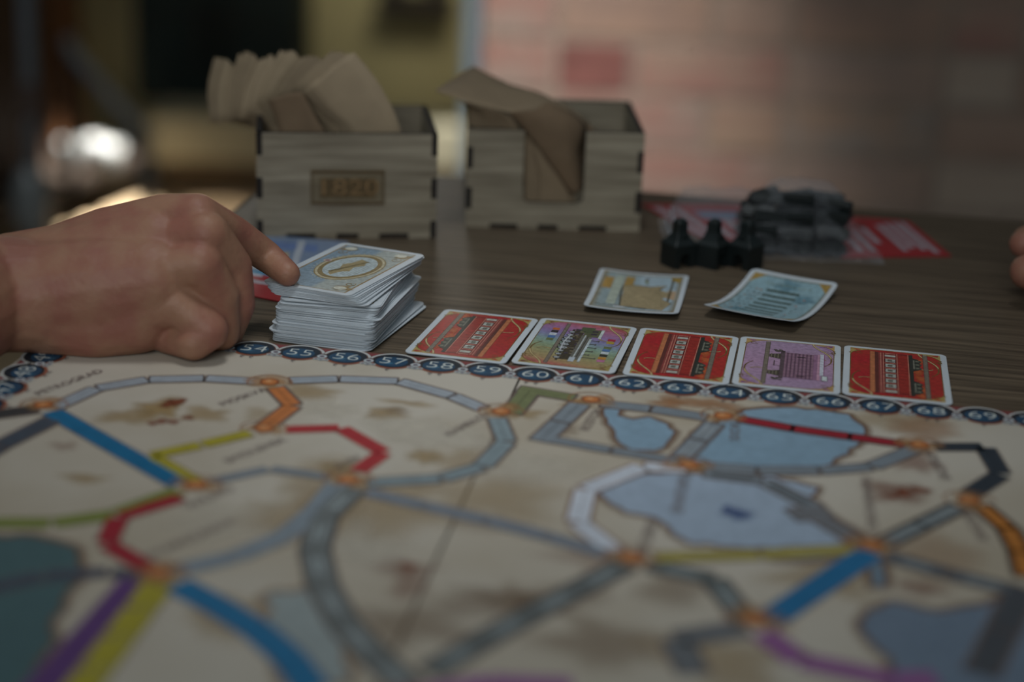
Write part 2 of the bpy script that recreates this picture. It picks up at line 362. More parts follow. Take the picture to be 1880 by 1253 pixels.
# routes
pr = PB()
grey = (128, 138, 146); silver = (160, 168, 176); red = (176, 40, 48); blue = (0, 108, 152); yel = (172, 160, 44); grn = (122, 134, 56); org = (196, 118, 62); wht = (206, 212, 222); blk = (44, 54, 64); pur = (96, 58, 120); pnk = (150, 96, 150); olv = (118, 124, 84); crim = (160, 24, 44)
def _dummy(): pass
def route(pts, n, col, w=.0062, gap=.0016, out=(96, 84, 80), inner=None, ow=.0009, tunnel=False, trim=.0):
    pr = PB(); P = [Vector(bp(u, v)) for u, v in pts]
    L = [0]
    for i in range(1, len(P)): L.append(L[-1]+(P[i]-P[i-1]).length)
    T = L[-1]
    def at(s):
        s = min(max(s, 0), T)
        for i in range(1, len(P)):
            if s <= L[i]+1e-9: return P[i-1].lerp(P[i], (s-L[i-1])/max(1e-9, L[i]-L[i-1]))
        return P[-1]
    st = T/n; lo = route.n*.004; route.n += 1
    for k in range(n):
        a, b = at(k*st+gap/2), at((k+1)*st-gap/2)
        if len(P) == n+1 and n > 1:
            t_ = (P[k+1]-P[k]).normalized(); a, b = P[k]+t_*gap*.5, P[k+1]-t_*gap*.5
        m = 4; q = [at(k*st+gap/2+(st-gap)*j/m) for j in range(m+1)] if len(pts) > n+1 else [a, b]
        pr.stroke(q, w+2*ow+.0012, (150, 120, 100), 7+lo, a=.4)
        pr.stroke([q[0]-(q[1]-q[0]).normalized()*ow]+q+[q[-1]+(q[-1]-q[-2]).normalized()*ow], w+2*ow, out, 8+lo)
        pr.stroke(q, w, col, 9+lo)
        if inner: pr.stroke([q[0].lerp(q[-1], .12), q[0].lerp(q[-1], .88)], w*.55, inner, 10)
        if tunnel:
            pr.stroke([q[0].lerp(q[-1], .25), q[0].lerp(q[-1], .75)], w*.4, (150, 160, 162), 10)
        # faint darker line along the middle of each space
        pr.stroke([q[0].lerp(q[-1], .06), q[0].lerp(q[-1], .94)], w*.08, tuple(int(c*.8) for c in col), 10.5)
    fin(pr, 'printed_route')
route.n = 0
route([(98, 750), (178, 714), (272, 698), (376, 696), (480, 702)], 4, silver)
route([(530, 700), (622, 697), (732, 701), (830, 728), (888, 752)], 4, silver)
route([(505, 712), (538, 746), (478, 790)][:3], 2, org, .0066)
route([(522, 790), (625, 787), (705, 832), (655, 868)], 3, red, out=(190, 90, 80), ow=.0003)
route([(462, 796), (370, 818), (276, 838), (368, 892)], 3, yel, ow=.0003)
route([(95, 757), (330, 890)], 4, blue, .0078, gap=.0004, ow=.0004, out=(40, 80, 110))
route([(330, 902), (210, 946), (95, 962), (-60, 962), (-200, 950)], 4, grn, .0072, ow=.0003)
route([(335, 914), (218, 950), (195, 1000), (285, 1052)], 3, crim, .0066, ow=.0003)
route([(385, 886), (495, 862), (608, 878)], 2, grey, .005, ow=.0003)
route([(912, 768), (930, 812), (885, 858), (810, 880), (672, 888)], 4, (134, 150, 156), .0066)
route([(938, 760), (975, 716), (1070, 722)][0:2], 1, olv, .008, gap=.0008)
route([(952, 715), (1055, 732)], 1, olv, .0066, gap=.0008)
route([(1065, 742), (990, 812)], 2, grey, .0078)
route([(1000, 806), (1122, 828), (1245, 848)], 2, grey, .0055)
route([(1100, 742), (1195, 752), (1300, 768)], 2, grey, .0066)
route([(1312, 778), (1250, 842)], 2, grey, .0072, inner=(146, 154, 160))
route([(1355, 770), (1455, 788), (1560, 803), (1665, 818)], 3, crim, .0048, out=(70, 36, 40), ow=.0014)
route([(1262, 862), (1180, 858), (1075, 900), (1060, 960), (1130, 1015)], 4, wht, .0072, out=(140, 110, 96))
route([(1285, 856), (1390, 866), (1505, 866), (1600, 858), (1690, 822)], 4, grey, .0062)
route([(1290, 870), (1400, 884), (1500, 935), (1430, 955)][:3], 2, grey, .0062, inner=(90, 96, 100))
route([(1450, 948), (1520, 938)], 1, (118, 120, 124), .009)
route([(1500, 950), (1585, 1000)], 1, (118, 120, 124), .007)
route([(1712, 822), (1808, 822), (1838, 872), (1778, 910)], 3, blk, .0074, out=(70, 76, 80), ow=.0003)
route([(1760, 932), (1620, 1000)], 2, (130, 138, 140), .0055, out=(44, 40, 40), ow=.0016)
route([(1575, 1010), (1395, 1020), (1200, 1025)], 2, (168, 156, 80), .0066, ow=.0004, gap=.001)
route([(1598, 1015), (1400, 1148)], 3, (30, 112, 160), .0092, gap=.0003, ow=.0003, out=(60, 90, 120))
route([(672, 905), (800, 935), (930, 965), (1120, 1020)], 4, (124, 134, 146), .0055, out=(120, 120, 124))
route([(620, 890), (570, 950), (490, 1010), (310, 1052)], 4, (132, 144, 154), .0078, gap=.0006, ow=.0004, out=(140, 140, 140))
tun = []
route([(648, 900), (595, 950), (578, 1010), (592, 1075), (630, 1145), (690, 1210), (760, 1270)], 6, (112, 118, 118), .0085, gap=.0004, out=(78, 74, 70), tunnel=True, ow=.001)
route([(1145, 1040), (1000, 1115), (890, 1175), (790, 1235)], 4, (104, 110, 110), .0078, gap=.0004, out=(78, 74, 70), tunnel=True, ow=.001)
route([(265, 1058), (60, 1290)], 3, pur, .0115, gap=.0003, ow=.0003, out=(80, 50, 90))
route([(295, 1068), (130, 1290)], 4, yel, .0098, gap=.0012, ow=.0003, out=(120, 116, 50))
route([(325, 1075), (440, 1135), (520, 1195), (575, 1270)], 4, (0, 112, 160), .0095, gap=.0003, ow=.0003, out=(30, 80, 120))
route([(280, 1062), (200, 1052), (80, 1060), (-80, 1095)], 3, (64, 74, 92), .006, ow=.0004)
route([(100, 770), (0, 820), (-100, 880)], 2, (70, 80, 92), .0078)
route([(70, 752), (-60, 770)], 1, (60, 60, 60), .0078)
route([(1190, 1040), (1310, 1065), (1370, 1140)], 2, (104, 112, 112), .0072, out=(78, 74, 70), tunnel=True, ow=.001)
route([(1370, 1155), (1240, 1175), (1275, 1240)], 2, (112, 116, 120), .0085, ow=.0008)
route([(1400, 1165), (1470, 1215), (1640, 1250), (1720, 1250)], 3, pnk, .0085, gap=.0004, ow=.0003, out=(120, 80, 120))
route([(720, 1285), (900, 1255), (1050, 1262)], 2, pnk, .008, gap=.0004, ow=.0003, out=(120, 80, 120))
route([(1625, 1022), (1740, 1055), (1870, 1088)], 2, (96, 102, 108), .0072, tunnel=True)
route([(1800, 930), (1865, 985), (1885, 1060)], 3, (190, 120, 50), .0052, out=(50, 30, 20), ow=.0018)
route([(1880, 1080), (1840, 1160), (1800, 1240)], 2, (76, 80, 86), .0085)
# cities
pc = PB()
for k, (u, v) in enumerate([(80, 745), (495, 703), (485, 788), (360, 892), (640, 882), (920, 757), (1085, 735), (1328, 765), (1265, 855), (1688, 818), (1780, 920), (1600, 1002), (1160, 1025), (1385, 1140), (290, 1055), (750, 1290)]):
    x, y = bp(u, v); pc.blotch(x, y, .0125, (186, 140, 92), 11, .75, k+80, .85)
    pc.stroke([(x+.009*math.cos(t), y+.008*math.sin(t)) for t in [2*math.pi*i/22 for i in range(14)]], .0005, (150, 96, 56), 11.6)
    pc.disc(x, y, .0038, (120, 52, 26), 12); pc.disc(x, y, .0031, (190, 118, 64), 13); pc.disc(x-.0005, y+.0008, .0013, (206, 150, 100), 14)
    fin(pc, 'city_dot'); pc = PB()
# names run away from the camera (the map lies on its side)
pn = PB()
for t, u, v, s, rot in (('PETROGRAD', 128, 703, .0062, 1.15), ('MOSKVA', 447, 730, .0062, 1.05), ('SMOLENSK', 470, 828, .0062, 1.05), ('WILNO', 385, 915, .0068, 1.1), ('KYIV', 640, 850, .0062, 1.1), ('KHARKOV', 860, 780, .0062, 1.15), ('ROSTOV', 1086, 772, .0062, 1.45), ('SOCHI', 1350, 795, .0062, 1.6), ('SEVASTOPOL', 1252, 905, .0064, 1.55), ('ERZURUM', 1722, 855, .0062, 1.75), ('ANGORA', 1790, 965, .0062, 1.75), ('CONSTANTINOPLE', 1597, 925, .0056, 1.6), ('BUCURESTI', 1190, 985, .006, 1.5), ('WARSZAWA', 352, 990, .0066, 1.05)):
    x, y = bp(u, v); pn.text(t, x, y, s*.92, (122, 106, 102), 12, rot=rot, sx=1.05); fin(pn, 'printed_name'); pn = PB()
# score track
pk = PB()
def medal(x, y, num, up):
    pk = PB()
    # up: unit vector pointing off the board; the number reads upright towards the board's middle
    a = math.atan2(up[1], up[0])-math.pi/2
    ca, sa = math.cos(a), math.sin(a)
    T = lambda px, py: (x+px*ca-py*sa, y+px*sa+py*ca)
    pk.stroke([T(.0099*math.cos(t), .0092*math.sin(t)-.0006) for t in [math.pi*(.06+.88*i/16) for i in range(17)]], .0012, (188, 190, 188), 6)
    pk.stroke([T(.0088*math.cos(t), .0086*math.sin(t)) for t in [math.pi*(1.05+.9*i/16) for i in range(17)]], .0012, (150, 84, 60), 6.5)
    pk.poly([T(.0086*math.cos(t), .0078*math.sin(t)) for t in [2*math.pi*i/36 for i in range(36)]], (28, 36, 46), 7)
    pk.poly([T(.0068*math.cos(t)-.0004, .0058*math.sin(t)-.001) for t in [2*math.pi*i/32 for i in range(32)]], (30, 68, 96), 8)
    pk.blotch(*T(-.002, -.003), .0042, (70, 120, 150), 8.5, .9, num, .6)
    pk.text(str(num), *T(0, -.0004), .0104, (206, 212, 206), 10, rot=a, sx=1.16, bold=-.014)
    # links between the medallions
    for q in (0,):
        cx, cy = T(.01, -.0022)
        pk.disc(cx, cy, .0024, (56, 52, 62), 7.2); pk.disc(cx, cy, .0021, (186, 192, 194), 7.6); pk.disc(cx, cy, .0011, (96, 84, 96), 7.8)
    for px, py, r in ((.0082, -.0055, .0012), (.0105, -.006, .0014), (.0128, -.0058, .0011)):
        cx, cy = T(px, py); pk.disc(cx, cy, r, (176, 182, 182), 7.1); pk.disc(cx, cy, r*.5, (110, 100, 110), 7.3)
    for px in ((-.002, .002) if num % 2 == 0 else (.0,)):
        cx, cy = T(px, -.0102); pk.stroke(scroll(cx, cy, .0004, .0011, 0, 5, 10), .0005, (100, 94, 96), 6)
    pk.poly([T(.0072, .0068), T(.0128, .0068), T(.01, .0035)], (128, 56, 58), 5.5)
    fin(pk, 'score_space')
pk.rect(BX0+.0002, 0, BX1-.0002, BY1-.0004, (100, 66, 54), 5)
pk.rect(BX0+.0002, BY0+.0002, -.0, -.0, (100, 66, 54), 4.9, a=.9) if False else None
fin(pk, 'printed_border')
for n in range(51, 71): medal(PITCHS*(n-50), 0.0, n, (0, 1))
for n in range(49, 22, -1): medal(0.0, -.0125-.019*(50-n), n, (-1, 0)) if n > 24 else None
medal(0, 0, 50, (0, 1))
# numbers on the near part of the side track are upright towards the board's middle as well
tag(board, None)

# ------------------------------------------------------------------ cards
CW, CL, CT = .044, .068, .0003
M_card = mat('white_card_stock', (206, 214, 220), .45, .03, 60, coat=.15)
def rrect(w, l, r, n=6):
    P = []
    for cx, cy, a0 in ((w/2-r, l/2-r, 0), (-w/2+r, l/2-r, 90), (-w/2+r, -l/2+r, 180), (w/2-r, -l/2+r, 270)):
        for i in range(n+1):
            t = math.radians(a0+90*i/n); P.append((cx+r*math.cos(t), cy+r*math.sin(t)))
    return P
def card_body(zf=None, w=CW, l=CL, r=.0032, t=CT):
    """rounded card as a bendable grid: rows across the length"""
    bm = bmesh.new(); ny = 26; rows = []
    ys = [-l/2+r*(1-math.cos(math.pi/2*i/6)) for i in range(6)] + [-l/2+r+(l-2*r)*i/ny for i in range(ny+1)] + [l/2-r+r*math.sin(math.pi/2*i/6) for i in range(1, 7)]
    nx = 12
    for y in ys:
        d = max(0, abs(y)-(l/2-r)); hw = w/2-r+math.sqrt(max(0, r*r-d*d))
        rows.append([(-hw+2*hw*i/nx, y) for i in range(nx+1)])
    z = zf or (lambda x, y: 0)
    top = [[bm.verts.new((x, y, z(x, y)+t)) for x, y in row] for row in rows]
    bot = [[bm.verts.new((x, y, z(x, y))) for x, y in row] for row in rows]
    for j in range(len(rows)-1):
        for i in range(nx):
            bm.faces.new((top[j][i], top[j][i+1], top[j+1][i+1], top[j+1][i])); bm.faces.new((bot[j][i], bot[j+1][i], bot[j+1][i+1], bot[j][i+1]))
        bm.faces.new((top[j][0], top[j+1][0], bot[j+1][0], bot[j][0])); bm.faces.new((top[j][nx], bot[j][nx], bot[j+1][nx], top[j+1][nx]))
    for i in range(nx):
        bm.faces.new((top[0][i], bot[0][i], bot[0][i+1], top[0][i+1])); bm.faces.new((top[-1][i], top[-1][i+1], bot[-1][i+1], bot[-1][i]))
    return bm
gold = (176, 152, 92); goldd = (112, 88, 44); mm = .001
def frame_art(p, panel, gold=gold, accent=(176, 40, 36), colf=None):
    """gold cornered border with scrolls; arched coloured panel in the middle (millimetre units)"""
    p.grid(-17.4*mm, -31.2*mm, 17.4*mm, 31.2*mm, lambda x, y: gold, 1, 8, 14)
    out = []
    for (sx, sy, a0) in ((1, 1, 0), (-1, 1, 90), (-1, -1, 180), (1, -1, 270)):
        rx, ry = 11.0, 9.0
        for i in range(9):
            t = math.radians(a0+90*i/8); out.append(((sx*(17.2-rx)+rx*math.cos(t))*mm, (sy*(30.6-ry)+ry*math.sin(t))*mm))
    # panel as strips so it can bend and carry a colour gradient
    ys = sorted(set(round(o[1], 7) for o in out) | set(round(-24*mm+4*mm*i, 7) for i in range(13)))
    pts = []; cols = []; fs = []
    for y in ys:
        d = max(0, abs(y)/mm-(30.6-9.0)); hw = (17.2-11.0+11.0*math.sqrt(max(0, 1-(d/9.0)**2)))*mm
        for i in range(9):
            x = -hw+2*hw*i/8; pts.append((x, y)); cols.append((*lin((colf or (lambda x, y: panel))(x/mm, y/mm)), 1))
    for j in range(len(ys)-1):
        for i in range(8): a = j*9+i; fs.append([a, a+1, a+10, a+9])
    p._add(pts, 2*p.dz, fs, cols)
    p.stroke([(x, y) for x, y in out], .35*mm, goldd, 3, closed=True)
    for s in (1, -1):
        f = lambda pts: [(s*x*mm, s*y*mm) for x, y in pts]
        p.stroke(f(bez((9, 30.5), (9.5, 24), (15.5, 20), (16.2, 12))), 1.0*mm, goldd, 4); p.stroke(f(bez((9, 30.5), (9.5, 24), (15.5, 20), (16.2, 12))), .6*mm, (196, 176, 128), 5)
        p.stroke(f(bez((16.2, 12), (16.8, 4), (14, 2), (13.4, 0))), .7*mm, goldd, 4, w1=.3*mm)
        p.stroke(f([(11+3*math.cos(t)*1.1, 11+2.6*math.sin(t)) for t in [math.radians(170+i*12) for i in range(15)]]), .8*mm, goldd, 4); p.stroke(f([(11+3*math.cos(t)*1.1, 11+2.6*math.sin(t)) for t in [math.radians(170+i*12) for i in range(15)]]), .4*mm, (196, 176, 128), 5)
        p.stroke(f(scroll(14.4, 21, .4, 2.4, 0, 7.2)), .45*mm, goldd, 4); p.stroke(f(scroll(17.4, 19.5, .3, 1.2, 0, 5)), .4*mm, goldd, 6)
        p.stroke(f(scroll(-14, 26, .4, 2.0, 0, 5.5)), .4*mm, goldd, 4)
        for k in range(5):
            p.stroke(f([(11.5+k*1.1, 27.2-k*1.2), (14.4+k*.5, 28.2-k*1.6)]), .45*mm, accent, 4.5)
        p.poly(f([(13.2, 29.8), (16.8, 30.5), (16.4, 28.4), (14.6, 28.9)]), accent, 5); p.poly(f([(-13.2, 29.4), (-16.4, 30.2), (-14.9, 28.2)]), accent, 5)
        p.poly(f([(16.9, 24), (17.9, 23.4), (17.4, 22), (18, 21), (17.2, 19)]), goldd, 4)
        p.poly(f([(-17.2, 25), (-18, 24.4), (-17.3, 23)]), goldd, 4)
def rails(p, x, w=1.6):
    hs = 24.6 if w > 1.5 and x > 0 else 29
    p.rect((x-w/2)*mm, -hs*mm, (x+w/2)*mm, hs*mm, (150, 140, 126), 6)
    for k in range(int(2*hs/1.1)): p.rect((x-w/2)*mm, (-hs+.3+k*1.1)*mm, (x+w/2)*mm, (-hs+k*1.1+.75)*mm, (70, 60, 54), 7)
    for e in (-w/2, w/2): p.rect((x+e-.12)*mm, -hs*mm, (x+e+.12)*mm, hs*mm, (90, 80, 72), 8)
def art_red_(p):
    for k, (x, y, r) in enumerate(((9, -3, 4), (8, 4, 3), (9.6, -16, 3.4), (8.6, 16, 3), (9, -22, 3))): p.blotch(x*mm, y*mm, r*mm, (204, 104, 60), 3.2+.1*k, .8, k+3, 1.6)
    rails(p, 11)
    p.rect(-9.4*mm, -23*mm, -7.6*mm, 23.5*mm, (190, 116, 76), 6); p.rect(-9.5*mm, -23*mm, -9.2*mm, 23.5*mm, (150, 80, 54), 7)
    p.rect(-7.6*mm, -23*mm, -6.2*mm, 23.5*mm, (96, 44, 40), 6)
    p.rect(-6.2*mm, -22.6*mm, 5*mm, 23*mm, (120, 30, 32), 6)
    p.rect(-6.2*mm, -22.6*mm, -4.4*mm, 23*mm, (138, 60, 58), 7)
    p.rect(1*mm, -21*mm, 4.6*mm, 21.5*mm, (158, 44, 38), 7)
    for x in (-4.4, .6, 4.7, -5.4): p.rect((x-.15)*mm, -22.4*mm, (x+.15)*mm, 22.8*mm, (196, 132, 112), 8)
    for k in range(8):
        y0 = -22.2+k*5.7
        if k in (0, 7): p.rect(-3.9*mm, (y0+.8)*mm, .1*mm, (y0+3)*mm, (186, 186, 176), 8)
        else:
            p.rect(-4*mm, y0*mm, .2*mm, (y0+3.9)*mm, (70, 34, 34), 8); p.rect(-3.7*mm, (y0+.3)*mm, -.1*mm, (y0+3.6)*mm, (190, 196, 188), 9)
            p.rect(-3.7*mm, (y0+1.8)*mm, -.1*mm, (y0+2.2)*mm, (80, 60, 56), 10); p.rect(-2.9*mm, (y0+.8)*mm, -1.2*mm, (y0+3.1)*mm, (110, 116, 106), 9.5)
        p.rect(-3.9*mm, (y0+4.4)*mm, .1*mm, (y0+4.9)*mm, (216, 150, 130), 8)
    for k in range(12): p.rect(1.2*mm, (-20+k*3.4)*mm, 4.4*mm, (-20+k*3.4+.25)*mm, (110, 26, 28), 8)
    p.rect(5*mm, -23*mm, 6.4*mm, 23*mm, (38, 46, 42), 7)
    for c in (-14, 12):
        p.poly([(5.6*mm, (c-8)*mm), (8.4*mm, (c-6)*mm), (9.2*mm, c*mm), (8.4*mm, (c+6)*mm), (5.6*mm, (c+8)*mm)], (44, 50, 46), 8)
        for d in (-4, 0, 4): p.disc(8*mm, (c+d)*mm, 1.5*mm, (60, 68, 60), 9); p.disc(8*mm, (c+d)*mm, .7*mm, (120, 120, 104), 10)
        p.rect(6.4*mm, (c-5)*mm, 7*mm, (c+5)*mm, (120, 120, 108), 10)
def art_red(p):
    frame_art(p, (176, 34, 36), colf=lambda x, y: (172, 36+int(8*math.sin(y*.3)), 40) if x < 3 else (172, 44, 40))
    q = Print(p.dz); art_red_(q)
    p.v += [(x*1.04, y*1.2, z) for x, y, z in q.v]; k = len(p.v)-len(q.v); p.f += [[a+k for a in f] for f in q.f]; p.c += q.c
def art_pink(p):
    frame_art(p, (172, 136, 170), accent=(136, 76, 150), gold=(184, 150, 96), colf=lambda x, y: (176-int(abs(y)*.3), 142, 172))
    rails(p, -8.6)
    for c in (-13.5, 9.5):
        p.poly([(-7.6*mm, (c-2)*mm), (-3*mm, (c-4)*mm), (-3*mm, (c+4)*mm), (-7.6*mm, (c+2)*mm)], (74, 68, 58), 7)
        for k in range(3): p.rect((-7+k*1.3)*mm, (c-3)*mm, (-6.6+k*1.3)*mm, (c+3)*mm, (120, 114, 96), 8)
    for c in (-21.5, 16.5):
        for dx_, dy_, r in ((-4.5, 0, 1.2), (-3.4, 1.6, .9), (-5.4, 1.4, .8), (-2.6, -.6, .9)): p.disc(dx_*mm, (c+dy_)*mm, r*mm, (84, 80, 74), 7)
    p.rect(-3.2*mm, -20.5*mm, -1.6*mm, 17.5*mm, (92, 76, 84), 7)
    p.stroke([(-3*mm, -4*mm), (-5.4*mm, -4*mm), (-5.4*mm, 3*mm)], .5*mm, (92, 76, 84), 7)
    p.rect(-1.6*mm, -18.5*mm, 9.6*mm, 15.5*mm, (132, 98, 122), 7)
    for k in range(15): p.rect((-1.4+k*.74)*mm, -18.2*mm, (-1.4+k*.74+.3)*mm, 15.2*mm, (84, 62, 76) if k % 2 else (160, 126, 140), 8)
    for k in range(9): p.rect(-1.4*mm, (-18+k*4)*mm, 9.4*mm, (-17.7+k*4)*mm, (90, 66, 80), 8.5)
    for y in (-16.2, 9.8): p.rect(3.2*mm, y*mm, 6.4*mm, (y+1)*mm, (34, 28, 34), 9)
    p.rect(9.6*mm, -18.8*mm, 11*mm, 16*mm, (150, 110, 140), 7); p.rect(11*mm, -18.8*mm, 12*mm, 16.5*mm, (196, 150, 172), 8)
    p.rect(11.8*mm, -12*mm, 13.4*mm, 17*mm, (206, 208, 220), 8); p.rect(13.4*mm, -12*mm, 13.7*mm, 17*mm, (150, 90, 130), 9)
    p.rect(12.6*mm, -19*mm, 15.2*mm, -12.2*mm, (130, 120, 132), 8); p.rect(13*mm, -18.4*mm, 14.8*mm, -12.8*mm, (206, 216, 216), 9)
    p.rect(1*mm, -20.2*mm, 4.6*mm, -19.9*mm, (140, 90, 120), 9)
def art_rainbow(p):
    st = [(-31, (178, 96, 90)), (-26, (168, 140, 100)), (-17, (156, 148, 104)), (-9, (136, 152, 118)), (-1, (136, 166, 152)), (6, (128, 138, 172)), (13, (142, 118, 168)), (22, (168, 112, 150)), (28, (176, 96, 112)), (31, (180, 90, 90))]
    def cf(x, y):
        y += (x)*.3
        y = min(max(y, -31), 31)
        for i in range(len(st)-1):
            if y <= st[i+1][0]:
                t = (y-st[i][0])/(st[i+1][0]-st[i][0]); return tuple(int(st[i][1][k]*(1-t)+st[i+1][1][k]*t) for k in range(3))
        return st[-1][1]
    frame_art(p, (150, 150, 150), accent=(120, 70, 60), gold=(160, 144, 86), colf=cf)
    rails(p, -7.4, 1.4)
    rnd = random.Random(5)
    # engine seen from its side: wheels towards the rails, boiler, cab, chimney and domes
    p.rect(-4.6*mm, -24*mm, -3.6*mm, 21*mm, (60, 56, 52), 7)
    for k in range(9):
        c = -20+k*4.6; r = 2.3 if 2 < k < 7 else 1.5
        p.disc(-4.4*mm, c*mm, r*mm, (46, 44, 44), 8); p.disc(-4.4*mm, c*mm, r*.72*mm, (150, 160, 166), 9); p.disc(-4.4*mm, c*mm, r*.5*mm, (58, 56, 54), 10)
        for a in range(4): t = a*math.pi/4+k; p.stroke([(-4.4*mm-r*.8*mm*math.cos(t), c*mm-r*.8*mm*math.sin(t)), (-4.4*mm+r*.8*mm*math.cos(t), c*mm+r*.8*mm*math.sin(t))], .25*mm, (190, 196, 200), 11)
    p.stroke([(-4.8*mm, -10*mm), (-5.2*mm, 2*mm), (-4.2*mm, 13*mm)], .6*mm, (186, 190, 196), 12)
    p.rect(-3.4*mm, -22*mm, .4*mm, 22*mm, (62, 56, 44), 7)
    for k in range(46): x = rnd.uniform(-3.4, .4); y = rnd.uniform(-21, 21); p.disc(x*mm, y*mm, rnd.uniform(.3, .9)*mm, rnd.choice([(96, 84, 60), (40, 38, 34), (120, 112, 90), (70, 62, 96)]), 8.5, 8)
    p.rect(.2*mm, -21*mm, 4.4*mm, 14*mm, (104, 104, 96), 8); p.rect(1.4*mm, -21*mm, 2*mm, 14*mm, (176, 184, 184), 9); p.rect(3.9*mm, -23.5*mm, 4.9*mm, 9*mm, (190, 202, 206), 9)
    p.rect(2.6*mm, -18*mm, 3*mm, 12*mm, (60, 60, 58), 9)
    p.rect(.6*mm, 12*mm, 7.4*mm, 23*mm, (88, 92, 66), 8.2); p.rect(6.8*mm, 11*mm, 8*mm, 23.6*mm, (200, 210, 208), 9); p.rect(-1.4*mm, 17*mm, 4*mm, 25.5*mm, (78, 90, 62), 8.4)
    for y in (15, 19): p.rect(3.4*mm, y*mm, 5.8*mm, (y+2.2)*mm, (54, 48, 60), 10)
    for y, l in ((7, 3), (2, 2.4), (-3, 3.2), (-8, 2.6), (-13, 2), (-17, 5)): p.rect(4.8*mm, (y-.4)*mm, (4.8+l)*mm, (y+.4)*mm, (70, 72, 70), 9); p.rect((4.6+l)*mm, (y-1)*mm, (5.2+l)*mm, (y+1)*mm, (90, 90, 84), 9.5)
    p.rect(.4*mm, -24*mm, 2.6*mm, -18*mm, (186, 196, 204), 10)
    ch = [(196, 104, 48), (38, 36, 40), (206, 214, 220), (76, 116, 170), (104, 116, 74)]
    for k, c in enumerate(ch): p.rect(-12.6*mm, (17.5-k*3.9)*mm, -9.8*mm, (20.6-k*3.9)*mm, c, 8)
    ch = [(172, 36, 70), (176, 150, 60), None, (104, 116, 74), (76, 116, 170), (206, 214, 220), (48, 48, 44), (190, 130, 50), (196, 120, 160)]
    for k, c in enumerate(ch):
        if c: p.rect(11*mm, (9-k*3.7)*mm, 14*mm, (12-k*3.7)*mm, c, 8)
def ticket_map(p):
    g = (150, 132, 92)
    p.grid(-19.6*mm, -31.6*mm, 19.6*mm, 31.6*mm, lambda x, y: (136, 120, 84) if abs(x) > 17*mm or abs(y) > 29.5*mm else ((150, 168, 172) if x < 0 else (170, 190, 200)), 1, 12, 20)
    p.poly([(a*mm, b*mm) for a, b in ((-6, -24), (14, -28), (17, -14), (12, -6), (17, 2), (10, 8), (13, 15), (5, 12), (-3, 13), (-8, 10), (-7, 0))], (164, 148, 114), 2)
    p.stroke([(a*mm, b*mm) for a, b in ((-6, -24), (5, -27), (14, -24), (17, -14), (12, -8), (11, -2), (8, 3), (12, 15), (5, 12), (-3, 13), (-8, 10), (-8, 0), (-6, -24))], 1.0*mm, (84, 84, 72), 3)
    p.poly([(a*mm, b*mm) for a, b in ((13, -4), (18, -8), (18, 6), (14, 8))], (186, 160, 130), 2)
    p.blotch(2*mm, -10*mm, 7*mm, (120, 100, 66), 4, .7, 3); p.blotch(4*mm, 2*mm, 5*mm, (196, 180, 140), 4.2, .7, 4)
    p.rect(-18*mm, 4*mm, -13.5*mm, 22*mm, (176, 140, 74), 3); p.rect(-8*mm, 10*mm, -3.6*mm, 26*mm, (170, 138, 76), 3)
    p.rect(-13*mm, -22*mm, -8.6*mm, 26*mm, (176, 186, 172), 3.2)
    for k in range(14): p.stroke([(-12.6*mm, (-20+k*3.2)*mm), (-9.4*mm, (-19+k*3.2)*mm)], .5*mm, (110, 120, 104), 4)
    for k in range(4): p.stroke(scroll((-16+k*3.4)*mm, -25*mm, .4*mm, 2*mm, k, k+6), .5*mm, (100, 92, 70), 4)
    p.disc(-6*mm, -26.5*mm, 3*mm, (206, 210, 214), 4.5, ry=1.6*mm)
    p.poly([(14*mm, 24*mm), (18.6*mm, 20*mm), (18.6*mm, 29*mm), (14*mm, 29*mm)], (166, 138, 66), 3)
    p.rect(14.6*mm, -12*mm, 15.6*mm, 27*mm, (92, 84, 60), 3); p.stroke([(2*mm, 22*mm), (3*mm, 17*mm)], 1.1*mm, (120, 130, 60), 4); p.disc(2.4*mm, 24*mm, 1.2*mm, (90, 60, 50), 4)
def ticket_blue(p):
    p.grid(-19.6*mm, -31.4*mm, 19.6*mm, 31.4*mm, lambda x, y: (110, 104, 80) if abs(x) > 18.4*mm or abs(y) > 30*mm else (146, 178, 188), 1, 20, 30)
    for k, (x, y, r) in enumerate([(0, 24, 9), (-10, 10, 8), (12, 12, 8), (8, -20, 8), (-10, -20, 7), (14, -6, 6)]): p.blotch(x*mm, y*mm, r*mm, (176, 202, 210) if k % 2 else (112, 156, 172), 2+.1*k, .6, 30+k)
    for sx in (-1, 1):
        for sy in (-1, 1): p.poly([(sx*19.4*mm, sy*31*mm), (sx*13*mm, sy*31*mm), (sx*16*mm, sy*27*mm), (sx*19.4*mm, sy*22*mm)], (168, 138, 74), 3)
    for k in range(7):
        y = 17-k*6.2
        for q in range(7): p.rect((-8.4+q*2.4)*mm, (y-1.3)*mm, (-8.4+q*2.4+2.2)*mm, (y+1.2)*mm, (56, 72, 60), 4)
        p.rect(-8.4*mm, (y-.7)*mm, 8.2*mm, (y+.6)*mm, (66, 82, 68), 3.6)
    rnd = random.Random(3)
    for k in range(9):
        for x in (-16, -13, -10.5): p.disc((x+rnd.uniform(-.6, .6))*mm, (16-k*4.8+rnd.uniform(-.6, .6))*mm, rnd.uniform(.45, .8)*mm, rnd.choice([(70, 86, 84), (150, 110, 84), (60, 70, 74)]), 4, 8)
        p.disc((12+rnd.uniform(-1, 1))*mm, (12-k*4.4)*mm, .7*mm, rnd.choice([(70, 86, 84), (170, 110, 90)]), 4, 8)
    for k in range(10): p.stroke(scroll((-10+k*2.3)*mm, 24*mm, .3*mm, 1*mm, k, k+5, 10), .4*mm, (120, 128, 100), 4)
    p.blotch(8*mm, -28*mm, 5*mm, (178, 132, 100), 4, .8, 9, .3)
